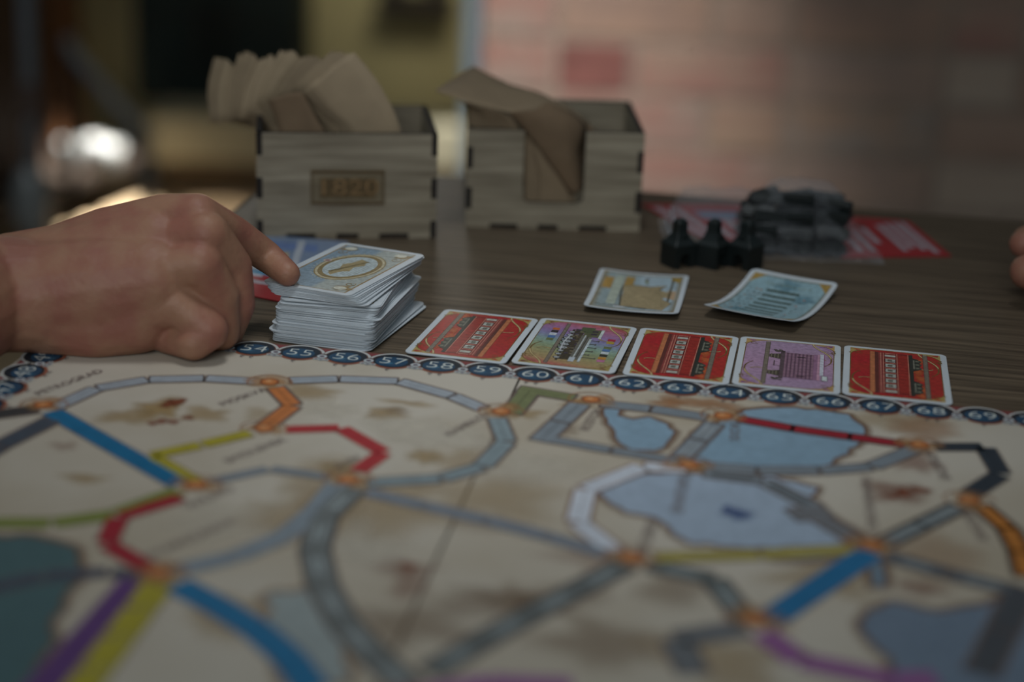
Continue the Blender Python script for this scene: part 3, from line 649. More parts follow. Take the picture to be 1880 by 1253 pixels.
def art_back(p, rim=(190, 168, 118)):
    p.grid(-18*mm, -31*mm, 18*mm, 31*mm, lambda x, y: (132, 154, 170) if x < 2*mm else (168, 176, 172), 1, 14, 24)
    p.stroke([(18*mm*c[0], 31*mm*c[1]) for c in ((-1, -1), (1, -1), (1, 1), (-1, 1))], .9*mm, (150, 120, 70), 2, closed=True)
    p.disc(1*mm, 2*mm, 14.6*mm, (150, 134, 96), 3, 40, ry=20*mm); p.disc(1*mm, 2*mm, 14*mm, (196, 186, 156), 4, 40, ry=19.2*mm)
    p.disc(1*mm, 2*mm, 13*mm, (140, 122, 84), 5, 40, ry=18*mm); p.disc(1*mm, 2*mm, 11*mm, (186, 200, 204), 6, 40, ry=15.6*mm)
    for k in range(44):
        t = 2*math.pi*k/44; p.disc((1+15.6*math.cos(t))*mm, (2+21*math.sin(t))*mm, .45*mm, (196, 190, 170), 3.5, 6)
    p.poly([(a*mm, b*mm) for a, b in ((-4, -9), (-1, -12), (1, -6), (4, -4), (3, 2), (6, 6), (4, 12), (0, 14), (-1, 8), (-4, 4), (-2, -2))], (166, 148, 108), 7)
    p.stroke([(-4*mm, -8*mm), (5*mm, 12*mm)], 1.6*mm, (128, 116, 84), 8)
    for k in range(12): p.stroke([((-8+k*1.5)*mm, -10*mm), ((-7+k*1.5)*mm, 14*mm)], .2*mm, (160, 160, 140), 8)
    for sx, sy in ((-1, 1), (1, 1), (1, -1), (-1, -1)):
        p.blotch(sx*14*mm, sy*26*mm, 6*mm, (170, 140, 84), 3.2, .9, sx+2*sy, 1)
        p.disc(sx*13*mm, sy*26.5*mm, 3*mm, (206, 206, 192), 9, 20, ry=2.2*mm)
        p.stroke(scroll(sx*14*mm, sy*20*mm, .4*mm, 2.6*mm, 0, 7), .4*mm, (150, 120, 70), 9)
    p.disc(-13*mm, 6*mm, 2*mm, (206, 190, 180), 9, 16); p.disc(-13*mm, 6*mm, 1.2*mm, (150, 110, 110), 9.5, 16)
def place_card(name, center, rz, art, label, cat, group=None, tilt=(0, 0), z=0, zf=None, w=CW, l=CL):
    o = from_bm(name, card_body(zf, w, l), M_card)
    o.matrix_world = Matrix.Translation(center) @ Matrix.Rotation(rz, 4, 'Z') @ Matrix.Rotation(tilt[0], 4, 'X') @ Matrix.Rotation(tilt[1], 4, 'Y')
    if art:
        p = Print(1.2e-5, zf); art(p)
        if name == 'train_card': p.v = [(x*1.11, y*1.015, z) for x, y, z in p.v]
        c = p.build('printed_face', CINK, o, Matrix.Translation((0, 0, CT)))
    return tag(o, label, cat, group)
fit = [(-.01684, .72182, -.21438), (.02792, .71494, -.20067), (.07351, .70680, -.17544), (.11810, .70066, -.17105), (.16271, .69375, -.18183)]
def rot180(f):
    def g(p):
        q = Print(p.dz); f(q)
        p.v += [(-x, -y, z) for x, y, z in q.v]; p.f += q.f; p.c += q.c
        # reindex handled because p is empty before
    return g
arts = [rot180(art_red), art_rainbow, art_red, art_pink, art_red]
labs = ['face-up red passenger coach card at the left end of the row beside the deck',
        'face-up multicoloured locomotive card with colour chips, second in the row',
        'face-up red passenger coach card between the multicoloured and the pink card',
        'face-up pink freight wagon card, fourth in the row above the score track',
        'face-up red passenger coach card at the right end of the row']
for (x, y, a), art, lb in zip(fit, arts, labs):
    # near edge rests on the board's rim, far edge on the table
    th = math.atan2(.0021, CL)
    place_card('train_card', Vector((x, y-.0006, TZ+.0012)), a, art, lb, 'card', 'row of face-up train cards', tilt=(-th, 0))
def quad_card(px, z, **kw):
    c = [U(u, v, z) for u, v in px]; ctr = (c[0]+c[1]+c[2]+c[3])/4
    e = (c[1]-c[0])+(c[2]-c[3]); f_ = (c[3]-c[0])+(c[2]-c[1]); a = (math.atan2(e.y, e.x)+math.atan2(f_.y, f_.x)-math.pi/2)/2
    return ctr, a
ctr, a = quad_card([(1060, 571), (1240, 584), (1274, 507), (1107, 495)], .001)
zc = lambda x, y: .0028*(x/.022)**2*.35 + .0022*(max(0, -y)/.034)**2+.0001
place_card('destination_card', Vector((ctr.x, ctr.y, TZ+.0001)), a, ticket_map, 'gold and blue map card, left of the two loose cards in front of the stations', 'card', 'pair of loose route cards', zf=zc)
ctr, a = quad_card([(1287, 571), (1460, 601), (1537, 538), (1380, 510)], .002)
zc2 = lambda x, y: .0050*(y/.034)**2 + .0006*(x/.022)**2+.0001
place_card('destination_card', Vector((ctr.x, ctr.y, TZ+.0001)), a, ticket_blue, 'bowed pale blue card printed with rows of dark little trains, right of the map card', 'card', 'pair of loose route cards', zf=zc2)

# deck: every card by itself
dm = None
base_me = None
def deck_card(x, y, z, rz, label, tx=0, ty=0, art=None, first=[None]):
    if art is None:
        if first[0] is None:
            o = from_bm('train_card', card_body(), M_card); first[0] = o
        else:
            o = first[0].copy(); COL.objects.link(o)
    else:
        o = from_bm('train_card', card_body(), M_card)
        p = Print(1.2e-5); art(p); p.build('printed_face', CINK, o, Matrix.Translation((0, 0, CT)))
    o.matrix_world = Matrix.Translation((x, y, z)) @ Matrix.Rotation(rz, 4, 'Z') @ Matrix.Rotation(tx, 4, 'X') @ Matrix.Rotation(ty, 4, 'Y')
    return tag(o, label, 'card', 'draw deck of train cards')
def art_underdeck(p):
    art_back(p)
    p.rect(-14*mm, -29*mm, 4*mm, -26*mm, (54, 66, 90), 10); p.poly([(-16*mm, -30*mm), (-9*mm, -30*mm), (-9*mm, -27*mm), (-15*mm, -26*mm)], (178, 140, 110), 10.5)
    p.blotch(13*mm, -24*mm, 5*mm, (186, 150, 96), 11, .9, 7)
rnd = random.Random(11)
NM = 58; PT = .000325; drift = [0, 0, 0]
for i in range(NM):
    t = i/(NM-1)
    cx = -.0735 - .0008*math.sin(t*9) + rnd.gauss(0, .00035); cy = .7335 + .0050*t + .0010*math.sin(t*7+1) + rnd.gauss(0, .0004)
    rz = math.radians(-15.5 + 6.5*t + 2.2*math.sin(t*8)) + rnd.gauss(0, .006)
    if i in (14, 15, 24): cx -= .0022
    if i in (2, 5): cx += .003; rz -= .05
    if i == 40: cx += .0018; cy += .0006
    last = i == NM-1
    deck_card(cx, cy, TZ+.0003+i*PT, rz, 'top card of the straight lower part of the deck, gold corner showing' if last else 'white-edged card squeezed in the lower part of the tall draw deck', art=art_underdeck if last else None)
NT = 9; z0 = .0003+NM*PT+.0001
for i in range(NT):
    t = i/(NT-1)
    cx = -.0735-.0014*t; cy = .7385+.0022*t; rz = math.radians(-17-8*t)
    top = i == NT-1
    deck_card(cx+rnd.gauss(0, .0003), cy+rnd.gauss(0, .0003), TZ+z0+.0010+i*(PT+.00012), rz, 'topmost deck card with gold ring picture, touched by the pointing finger' if top else 'card in the loose twisted packet on top of the draw deck', tx=math.radians(.8), ty=math.radians(-.2-.14*i), art=art_back if top else None)

# ------------------------------------------------------------------ leaflets
def leaflet(px, label, art, z=.0001, name='player_aid_card', group='red player aid cards'):
    c = [U(u, v, z) for u, v in px]; o = empty(name, (c[0].x, c[0].y, TZ+z))
    bm = bmesh.new(); pts = [Vector((q.x-c[0].x, q.y-c[0].y, 0)) for q in c]
    a = [bm.verts.new(q) for q in pts]; b = [bm.verts.new(q+Vector((0, 0, .0006))) for q in pts]
    bm.faces.new(a[::-1]); bm.faces.new(b)
    for i in range(len(a)): j = (i+1) % len(a); bm.faces.new((a[i], a[j], b[j], b[i]))
    from_bm('card_sheet', bm, M_redp, o)
    p = Print(2e-5); art(p, pts); p.build('printed_face', CINK, o, Matrix.Translation((0, 0, .0006)))
    return tag(o, label, 'card', group)
M_redp = mat('red_printed_card', (172, 34, 46), .4, .06, 80, coat=.2)
def bil(pts, s, t):
    a = pts[0].lerp(pts[1], s); b = pts[3].lerp(pts[2], s); q = a.lerp(b, t); return (q.x, q.y)
def strip(p, pts, s0, t0, s1, t1, col, layer):  # rectangle in the leaflet's own (s, t) axes
    p.poly([bil(pts, s0, t0), bil(pts, s1, t0), bil(pts, s1, t1), bil(pts, s0, t1)], col, layer)
wh = (176, 168, 178)
def art_left(p, q):
    strip(p, q, 0, .42, 1, 1, (120, 140, 170), 1)
    strip(p, q, 0, .40, 1, .46, (200, 200, 206), 1.5); strip(p, q, 0, .33, .4, .41, (60, 140, 180), 1.5)
    strip(p, q, .02, .19, .55, .24, wh, 2); strip(p, q, .02, .30, .3, .33, (200, 200, 210), 2)
    strip(p, q, .35, .62, .5, .72, (190, 160, 90), 2); strip(p, q, .2, .78, .75, .9, (96, 124, 176), 2); strip(p, q, .55, .5, .62, .95, (180, 188, 200), 2.5)
    strip(p, q, .7, .5, .95, .58, (176, 190, 206), 2.6); strip(p, q, .72, .42, .95, .5, (186, 60, 44), 2.7); strip(p, q, .02, .9, .22, 1, (150, 40, 46), 2.7)
leaflet([(425, 538), (585, 570), (640, 446), (440, 430)], 'red, white and blue printed aid card half hidden under the hand and the draw deck', art_left)
def art_r(p, q):
    for s, t0, t1 in ((.22, .1, .55), (.34, .12, .62), (.46, .3, .7), (.64, .12, .8), (.73, .2, .86), (.82, .15, .9), (.90, .06, .93)): strip(p, q, s-.028, t0, s+.028, t1, wh, 2)
    strip(p, q, .2, .72, .52, .8, (120, 40, 40), 2.5); strip(p, q, .1, .86, .5, .92, (190, 90, 90), 2)
leaflet([(1545, 474), (1746, 471), (1668, 408), (1470, 392)], 'red aid card with white bars lying right of the plastic bag', art_r)
def art_l(p, q):
    for s, t0, t1 in ((.08, .08, .9), (.22, .2, .9), (.38, .1, .5), (.55, .1, .6)): strip(p, q, s-.04, t0, s+.04, t1, wh, 2)
    strip(p, q, .35, .6, .8, .8, (110, 140, 176), 2); strip(p, q, .62, .3, .9, .5, (120, 146, 180), 2)
leaflet([(1290, 440), (1460, 455), (1400, 378), (1176, 376)], 'red aid card with white bars behind the black stations, partly under the bag', art_l, z=.0001)

# ------------------------------------------------------------------ stations
M_blk = mat('black_plastic', (24, 32, 32), .42, .1, 120, .15, 600)
def station(px, rz, label):
    o0 = U(*px); prof = []
    w, e = .0066, .0115
    arch = [(.0030*math.cos(t), .0045+.0030*math.sin(t)) for t in [math.pi*i/8 for i in range(9)]]
    out = [(w, 0), (w, e), (.0052, .0128), (.0036, .0160), (.0030, .0185), (.0031, .0218), (.0022, .0236), (.0010, .0246), (-.0010, .0246), (-.0022, .0236), (-.0031, .0218), (-.0030, .0185), (-.0036, .0160), (-.0052, .0128), (-w, e), (-w, 0), (-.0030, 0)]
    pts = out + arch[::-1] + [(.0030, 0)]
    o = empty('train_station', (o0.x, o0.y, TZ), rz)
    bm = bmesh.new()
    D = .0125
    # hall: split below/above so the tower is slimmer than the hall
    hall = [p_ for p_ in pts]
    extr = lambda P, d0, d1: extrude_poly(bm, P, d1-d0, Matrix.Translation((0, d0, 0)))
    low = [(w, 0), (w, e), (-w, e), (-w, 0), (-.0030, 0)] + arch[::-1] + [(.0030, 0)]
    extr(low, -D/2, D/2)
    bmesh.ops.recalc_face_normals(bm, faces=bm.faces)
    from_bm('hall', bm, [M_blk, M_blk], o)
    bm = bmesh.new()
    r = [(.0071, .0068, e-.0002), (.0070, .0066, .0121), (.0050, .0046, .0140), (.0036, .0034, .0162), (.0030, .0029, .0176), (.0028, .0027, .0200), (.0029, .0028, .0222), (.0024, .0023, .0236), (.0012, .0012, .0246)]
    rings = [[bm.verts.new((sx*a_, sy*b2, z)) for sx, sy in ((-1, -1), (1, -1), (1, 1), (-1, 1))] for a_, b2, z in r]
    for i in range(len(rings)-1):
        for k in range(4): bm.faces.new((rings[i][k], rings[i][(k+1) % 4], rings[i+1][(k+1) % 4], rings[i+1][k]))
    bm.faces.new(rings[0][::-1]); bm.faces.new(rings[-1])
    bmesh.ops.bevel(bm, geom=list(bm.edges), offset=.00025, segments=1, affect='EDGES')
    rf = from_bm('tower_roof', bm, M_blk, o)
    bm = bmesh.new(); bm_box(bm, (-.0016, -.0045, .0135), (.0016, .0045, .0172), bev=.0004); from_bm('dormer', bm, M_blk, o)
    return tag(o, label, 'game piece', 'black station pieces')
station((1244, 487), .55, 'black plastic toy station with arched legs, leftmost of the three')
station((1306, 488), .95, 'black plastic toy station turned side-on, middle of the three')
station((1367, 490), -.75, 'black plastic toy station next to the plastic bag, rightmost of the three')

# ------------------------------------------------------------------ bag with black train pieces
def wagon_mesh():
    bm = bmesh.new()
    bm_box(bm, (-.0085, -.0026, .0014), (.0085, .0026, .0056), bev=.0004)
    bm_box(bm, (-.0078, -.0018, .0054), (.0078, .0018, .0068), bev=.0005)
    bm_box(bm, (-.0072, -.0022, .0002), (-.0030, .0022, .0018), bev=.0003); bm_box(bm, (.0030, -.0022, .0002), (.0072, .0022, .0018), bev=.0003)
    me = bpy.data.meshes.new('train_piece'); bm.to_mesh(me); bm.free(); me.materials.append(M_blk); return me
wm = wagon_mesh(); bc = Vector((.1445, .8880)); rnd = random.Random(4)
lay = [(3, 6, .0), (3, 6, .0074), (3, 5, .0146), (3, 3, .0212)]
n_w = 0
for nx_, ny_, z in lay:
    for i in range(nx_):
        for j in range(ny_):
            o = bpy.data.objects.new('train_piece', wm); COL.objects.link(o)
            shift = .002 if z > .01 else 0
            jz = .0028 if z > .01 else .0006
            o.location = (bc.x+(i-(nx_-1)/2)*.0182+rnd.uniform(-jz, jz)+shift, bc.y+(j-(ny_-1)/2)*.0067+rnd.uniform(-jz*.5, jz*.5), TZ+.0003+z+(rnd.uniform(0, .002) if z else 0))
            kz = 0 if z == 0 else (.4 if z > .01 else .15)
            o.rotation_euler = (rnd.uniform(-1, 1)*kz*1.4, rnd.uniform(-1, 1)*kz*.6, rnd.uniform(-1, 1)*(kz*1.5+.06)+.05)
            tag(o, 'small black plastic train piece inside the clear bag', 'game piece', 'black train pieces in the bag')
for px, z, rx in (((1425, 375), .0270, .5), ((1530, 372), .0272, -.3), ((1560, 375), .0268, .2)):
    pass
def film_mat():
    m = bpy.data.materials.new('clear_plastic_film'); m.use_nodes = True
    nt = m.node_tree; N = nt.nodes; L = nt.links; b = N['Principled BSDF']
    b.inputs['Base Color'].default_value = (.5, .52, .56, 1); b.inputs['Roughness'].default_value = .06; b.inputs['IOR'].default_value = 1.5
    tc = N.new('ShaderNodeTexCoord'); n1 = N.new('ShaderNodeTexNoise'); n1.inputs['Scale'].default_value = 95; n1.inputs['Detail'].default_value = 3
    L.new(tc.outputs['Object'], n1.inputs['Vector'])
    bp_ = N.new('ShaderNodeBump'); bp_.inputs['Strength'].default_value = .9; bp_.inputs['Distance'].default_value = .004; L.new(n1.outputs[0], bp_.inputs['Height']); L.new(bp_.outputs[0], b.inputs['Normal'])
    tr = N.new('ShaderNodeBsdfTransparent'); mx = N.new('ShaderNodeMixShader')
    fr = N.new('ShaderNodeLayerWeight'); fr.inputs[0].default_value = .35; None
    mr = N.new('ShaderNodeMapRange'); mr.inputs[3].default_value = .05; mr.inputs[4].default_value = .40; L.new(fr.outputs['Facing'], mr.inputs[0])
    L.new(mr.outputs[0], mx.inputs[0]); L.new(tr.outputs[0], mx.inputs[1]); L.new(b.outputs[0], mx.inputs[2])
    L.new(mx.outputs[0], N['Material Output'].inputs['Surface']); return m
M_film = film_mat()
bm = bmesh.new()
X0, X1, Y0, Y1 = .078, .190, .858, .930; NX, NY = 90, 60
def sm(a, b, x): t = min(1, max(0, (x-a)/(b-a))); return t*t*(3-2*t)
def film_h(x, y):
    d = sm(.108, .128, x)*(1-sm(.168, .178, x))*sm(.862, .868, y)*(1-sm(.906, .918, y))
    back = sm(.862, .900, y)
    h = .0105+ (.0200)*sm(.864, .886, y)*sm(.112, .136, x)*(1-.12*sm(.15, .175, x))
    z = d*h
    z = max(z, (.004+.018*sm(.866, .915, y))*sm(X0, X0+.012, x)*(1-sm(.125, .15, x))*(1-sm(.918, .930, y)))
    z = max(z, .003*(1-sm(.180, .190, x)))
    n_ = noise.noise(Vector((x*90, y*90, 1)))*.0022+abs(noise.noise(Vector((x*210, y*170, 5))))*.0018
    edge = min(1, min(x-X0, X1-x, y-Y0, Y1-y)/.004)
    return max(.0007, (z+n_)*max(0, edge)+.0007)
vg = [[None]*(NX+1) for _ in range(NY+1)]
for j in range(NY+1):
    for i in range(NX+1):
        x = X0+(X1-X0)*i/NX; y = Y0+(Y1-Y0)*j/NY
        vg[j][i] = bm.verts.new((x+noise.noise(Vector((y*60, 2, i*.02)))*.0015, y+noise.noise(Vector((x*60, 7, 0)))*.002, TZ+film_h(x, y)))
for j in range(NY):
    for i in range(NX): bm.faces.new((vg[j][i], vg[j][i+1], vg[j+1][i+1], vg[j+1][i]))
bag = empty('plastic_bag', (.135, .89, TZ))
fo = from_bm('clear_film', bm, M_film, bag, smooth=True); fo.matrix_parent_inverse = Matrix.Translation((-.135, -.89, -TZ))
bm = bmesh.new()
for k, yy in enumerate((0, .0022)):
    bm_tube(bm, [(.081+yy, .868+.052*i/14, TZ+film_h(.081+yy, .868+.052*i/14)+.0007) for i in range(15)], .0005, 6)
zo = from_bm('zip_strip', bm, mat('milky_plastic', (190, 196, 206), .3, .03), bag); zo.matrix_parent_inverse = Matrix.Translation((-.135, -.89, -TZ))
tag(bag, 'crumpled clear zip bag full of black train pieces on the table', 'bag')

# ------------------------------------------------------------------ wooden napkin boxes
M_ply = mat('grey_oak_plywood', (170, 159, 138), .65, .1, 30, .25, 120, (.6, 1, 9), col2=(126, 115, 96), rng=(.3, .7))
M_char = mat('charred_edge', (34, 28, 24), .8, .1)
M_engr = ink_mat('burnt_engraving', .8, 0, 300, .2)
def comb(w, h, lt, rt, bt, t, slot=None):
    """front panel outline: notches on left/right (fractions from the top) and bottom (fractions of width)"""
    P = [(0, h)]
    for a, b in lt: P += [(0, h-a*h), (t, h-a*h), (t, h-b*h), (0, h-b*h)]
    if P[-1][1] > 1e-6: P += [(0, 0)]
    q = P[-1]
    for a, b in bt: P += [(a*w, 0), (a*w, t*.8), (b*w, t*.8), (b*w, 0)]
    P += [(w, 0)] if True else []
    for a, b in rt[::-1]: P += [(w, h-b*h), (w-t, h-b*h), (w-t, h-a*h), (w, h-a*h)]
    P += [(w, h)]
    if slot:
        x0, x1, z0, r = slot
        P += [(x1, h)] + [(x1-r+r*math.cos(t_), z0+r-r*math.sin(t_)) for t_ in [math.pi/2*i/5 for i in range(6)]] + [(x0+r-r*math.sin(t_), z0+r-r*math.cos(t_)) for t_ in [math.pi/2*i/5 for i in range(6)]] + [(x0, h)]
    out = []
    for p_ in P:
        if not out or (abs(out[-1][0]-p_[0])+abs(out[-1][1]-p_[1])) > 1e-7: out.append(p_)
    if (abs(out[0][0]-out[-1][0])+abs(out[0][1]-out[-1][1])) < 1e-7: out.pop()
    return out
def napkin_box(p0, rz, w, d, h, lt, rt, bt, slot, label, plaque=False):
    t = .003
    o = empty('napkin_box', (p0[0], p0[1], TZ), rz)
    def panel(name, P, M, th=t):
        bm = bmesh.new(); extrude_poly(bm, P, th, M); bmesh.ops.recalc_face_normals(bm, faces=bm.faces)
        ob = from_bm(name, bm, [M_ply, M_char], o); return ob
    f_ = panel('front_panel', comb(w, h, lt, rt, bt, t, slot), Matrix.Identity(4))
    panel('back_panel', comb(w, h, lt, rt, bt, t), Matrix.Translation((0, d-t, 0)))
    # side panels run in depth with tabs that fill the notches
    def side(x, tabs):
        P = [(t, h)]
        P = []
        front = [(t, h)]
        for a, b in tabs: front += [(t, h-a*h), (0, h-a*h), (0, h-b*h), (t, h-b*h)]
        front += [(t, 0)]
        back = [(d-t, 0)]
        for a, b in tabs[::-1]: back += [(d-t, h-b*h), (d, h-b*h), (d, h-a*h), (d-t, h-a*h)]
        back += [(d-t, h)]
        P = front+back; out = []
        for p_ in P:
            if not out or (abs(out[-1][0]-p_[0])+abs(out[-1][1]-p_[1])) > 1e-7: out.append(p_)
        if (abs(out[0][0]-out[-1][0])+abs(out[0][1]-out[-1][1])) < 1e-7: out.pop()
        # local XZ plane -> world YZ plane
        M = Matrix(((0, -1, 0, x+t), (1, 0, 0, 0), (0, 0, 1, 0), (0, 0, 0, 1)))
        panel('side_panel', out, M)
    side(0, lt); side(w-t, rt)
    bm = bmesh.new(); bm_box(bm, (t, t, .0002), (w-t, d-t, t*.8))
    for a, b in bt: bm_box(bm, (a*w+.0001, .0003, .0002), (b*w-.0001, t+.0003, t*.8-.0001), mi=1)
    from_bm('bottom_panel', bm, [M_ply, M_char], o)
    if plaque:
        p = Print(3e-5)
        bc_ = (118, 90, 52); x0, x1, z0_, z1 = w*.305, w*.70, h*.335, h*.635
        p.poly([(x0-.001, z0_-.001), (x1+.001, z0_-.001), (x1+.001, z1+.0015), (x0-.001, z1+.0015)], (130, 112, 76), 1, .35)
        p.stroke([(x0, z0_), (x1, z0_), (x1, z1), (x0, z1)], .0013, (84, 62, 34), 3, closed=True)
        p.poly([(x0+.004, z0_+.0028), (x1-.004, z0_+.0028), (x1-.004, z1-.0032), (x0+.004, z1-.0032)], (112, 90, 58), 2, .7)
        p.text('1820', (x0+x1)/2, (z0_+z1)/2, .0122, (140, 112, 76), 4, sx=1.35, bold=.0)
        M = Matrix(((1, 0, 0, 0), (0, 0, -1, -.0001), (0, 1, 0, 0), (0, 0, 0, 1)))
        p.build('burnt_plaque', M_engr, o, M)
    return tag(o, label, 'box', 'wooden napkin boxes')
b1w = (Vector((-.0411, .8771))-Vector((-.1325, .8642))).length
tabs1 = [(0, .21), (.42, .62), (.83, 1)]
napkin_box((-.1333, .8640), math.atan2(.0129, .0906), b1w, .072, .0552, tabs1, tabs1, [(.16, .325), (.44, .565), (.68, .845)], None,
           'laser-cut grey wooden box with an engraved plaque, left, holding a fan of brown napkins', True)
tabs2 = [(.18, .40), (.59, .81)]
napkin_box((-.0275, .9005), math.atan2(.004, .092), .0935, .084, .0535, tabs2, tabs2, [(.14, .30), (.415, .53), (.65, .81)], (.0935*.32, .0935*.668, .0535*.27, .004),
           'laser-cut grey wooden box with a cut-out front slot and one crumpled napkin, right')

# ------------------------------------------------------------------ napkins
M_nap = mat('brown_recycled_paper', (150, 130, 104), .85, .06, 60, .15, 300, coat=0)
M_nap2 = mat('brown_recycled_paper_shaded', (128, 106, 82), .85, .08, 60, .15, 300)  # same paper, with the shade of the folds put into the colour
def lerp_path(P, t):
    t = min(max(t, 0), 1)*(len(P)-1); i = min(int(t), len(P)-2); k = t-i
    return tuple(P[i][q]*(1-k)+P[i+1][q]*k for q in range(len(P[0])))
def ruled(name, edges, mats, thick=.0002, nu=10, parent=None, crumple=0, seed=0):
    """sheet through successive edges; each edge = list of 3D points"""
    bm = bmesh.new(); rows = []
    for j, E_ in enumerate(edges):
        rows.append([Vector(lerp_path([tuple(q) for q in E_], i/nu)) for i in range(nu+1)])
    out = []
    m = 5
    for j in range(len(rows)-1):
        for k in range(m if j < len(rows)-2 else m+1):
            t = k/m; row = []
            for i in range(nu+1):
                p0 = rows[max(j-1, 0)][i]; p1 = rows[j][i]; p2 = rows[j+1][i]; p3 = rows[min(j+2, len(rows)-1)][i]
                q = .5*((2*p1)+(-p0+p2)*t+(2*p0-5*p1+4*p2-p3)*t*t+(-p0+3*p1-3*p2+p3)*t**3)
                if crumple: q = q+noise.noise_vector(q*120+Vector((seed, 0, 0)))*crumple
                row.append(bm.verts.new(q))
            out.append(row)
    for j in range(len(out)-1):
        for i in range(nu): bm.faces.new((out[j][i], out[j][i+1], out[j+1][i+1], out[j+1][i]))
    o = from_bm(name, bm, mats, parent, smooth=True)
    sdm = o.modifiers.new('thickness', 'SOLIDIFY'); sdm.thickness = thick; sdm.offset = 0
    return o
PL = [(566, 166), (545, 168), (530, 169), (512, 176), (492, 181), (474, 192), (458, 202), (440, 214), (424, 222), (406, 224), (388, 222)]
PTp = [(650, 96), (628, 97), (600, 100), (572, 100), (540, 96), (520, 99), (498, 96), (476, 104), (448, 97), (420, 106), (396, 98)]
PD = [(720, 246), (708, 248), (694, 250), (676, 252), (650, 254), (624, 256), (600, 258), (580, 258), (560, 258), (540, 258), (520, 258)]
PB_ = [(640, 252), (618, 254), (596, 256), (572, 258), (548, 260), (530, 260), (515, 260), (505, 260), (498, 260), (492, 260), (486, 260)]
NN = 44
rnd = random.Random(9)
M_naps = [mat('brown_recycled_paper', c, .85, .06, 60, .15, 300) for c in ((172, 152, 124), (158, 139, 112), (144, 126, 101), (165, 146, 118))]  # one paper; tones step per clump to paint in shading between layers
clump = []; acc = 0
for i in range(NN):
    g = 3.4 if i in (3, 9, 16, 24, 31, 38) else (1.5 if i == 1 else .8)
    acc += g; clump.append(acc)
shade = 0; jc = (0, 0)
for i in range(NN):
    t = (clump[i]-clump[0])/(clump[-1]-clump[0])
    if i in (3, 9, 16, 24, 31, 38): shade += 1; jc = (rnd.uniform(-5, 5), rnd.uniform(-5, 5))
    y = .8795+.044*t
    L_ = lerp_path(PL, t); T_ = lerp_path(PTp, t); D_ = lerp_path(PD, t); B_ = lerp_path(PB_, t)
    j1 = (rnd.uniform(-2.2, 2.2)+jc[0], rnd.uniform(-2.2, 2.2)+jc[1])
    tt = sm(.3, 1, t)
    ph = .0016*math.sin(i*1.9)
    e0 = [R(L_[0]+j1[0], L_[1]+j1[1], y-.004*tt-.001), R((L_[0]+T_[0])/2-2-8*tt+j1[0], (L_[1]+T_[1])/2+j1[1]-4, y+ph*.4), R(T_[0]+j1[0], T_[1]+j1[1], y+.004)]
    mB = lerp_path([L_, B_], .5); mD = lerp_path([T_, D_], .5)
    lift = 14*tt
    e1 = [R(mB[0], mB[1]-lift, y), R((mB[0]+mD[0])/2, (mB[1]+mD[1])/2-lift, y+.001), R(mD[0]+8*(1-tt), mD[1]-lift, y+.003)]
    yb = .8795+.030*t
    e2 = [R(B_[0], B_[1], yb), R((B_[0]+D_[0])/2, (B_[1]+D_[1])/2, yb), R(D_[0], D_[1], yb+.001)]
    e3 = [q-Vector((0, 0, .035)) for q in e2]
    if i == 0:
        e1 = [R(600, 205, y), R(640, 185, y), R(700, 160, y+.002)]
        e2 = [R(640, 250, yb), R(690, 252, yb), R(738, 252, yb+.001)]; e3 = [q-Vector((0, 0, .035)) for q in e2]
    lab = 'front napkin of the fanned stack, its whole face showing' if i == 0 else ('leftmost napkin drooping over the end of the wooden box' if i == NN-1 else 'thin brown paper napkin fanned out with others in the left box')
    o = ruled('paper_napkin', [e0, e1, e2, e3], M_naps[(shade+(i % 3 == 2)) % 4], nu=5, crumple=.0004, seed=i)
    tag(o, lab, 'napkin', 'brown napkins fanned in the left box')
# narrow folded flap seen under the fan
o = ruled('paper_napkin', [[R(492, 184, .8775), R(528, 172, .8775), R(556, 169, .8775)], [R(506, 222, .877), R(540, 210, .877), R(580, 215, .877)], [R(514, 252, .876), R(545, 253, .876), R(600, 254, .876)], [R(514, 300, .876), R(545, 300, .876), R(600, 300, .876)]], M_nap2, nu=5)
tag(o, 'folded brown napkin flap hanging straight down below the fan', 'napkin', 'brown napkins fanned in the left box')
# right box
nb = empty('crumpled_napkin', tuple(R(1000, 300, .91)))
tag(nb, 'crumpled brown paper napkin pulled up and drooping out of the slotted box', 'napkin')
def sub(name, edges, m=M_nap, nu=8, cr=.0006, seed=0):
    o = ruled(name, edges, m, nu=nu, crumple=cr, seed=seed); o.parent = nb; o.matrix_parent_inverse = Matrix.Translation(-nb.location); return o
sub('upper_flap', [[R(868, 121, .945), R(940, 155, .94), R(985, 168, .935), R(1045, 196, .93), R(1080, 222, .925)],
                   [R(835, 142, .925), R(900, 165, .92), R(955, 180, .92), R(1010, 190, .918), R(1062, 225, .915)],
                   [R(798, 166, .90), R(862, 188, .897), R(935, 206, .898), R(985, 200, .90), R(1004, 186, .905)]])
sub('left_fold', [[R(800, 168, .899), R(850, 188, .896), R(900, 200, .897)], [R(850, 190, .902), R(885, 205, .899), R(935, 214, .899)], [R(858, 205, .905), R(890, 218, .902), R(950, 232, .902)], [R(860, 240, .907), R(895, 242, .905), R(960, 244, .905)]], M_nap, seed=2)
sub('front_fold', [[R(935, 207, .898), R(985, 200, .899), R(1006, 186, .904), R(1050, 205, .915)], [R(955, 232, .900), R(1000, 228, .898), R(1035, 226, .90), R(1078, 232, .912)], [R(982, 262, .901), R(1010, 280, .899), R(1048, 285, .899), R(1068, 270, .91)], [R(1018, 312, .902), R(1030, 322, .9005), R(1056, 325, .9005), R(1070, 310, .91)], [R(1044, 350, .903), R(1054, 356, .902), R(1062, 352, .902), R(1070, 345, .91)]], M_nap2, seed=4)
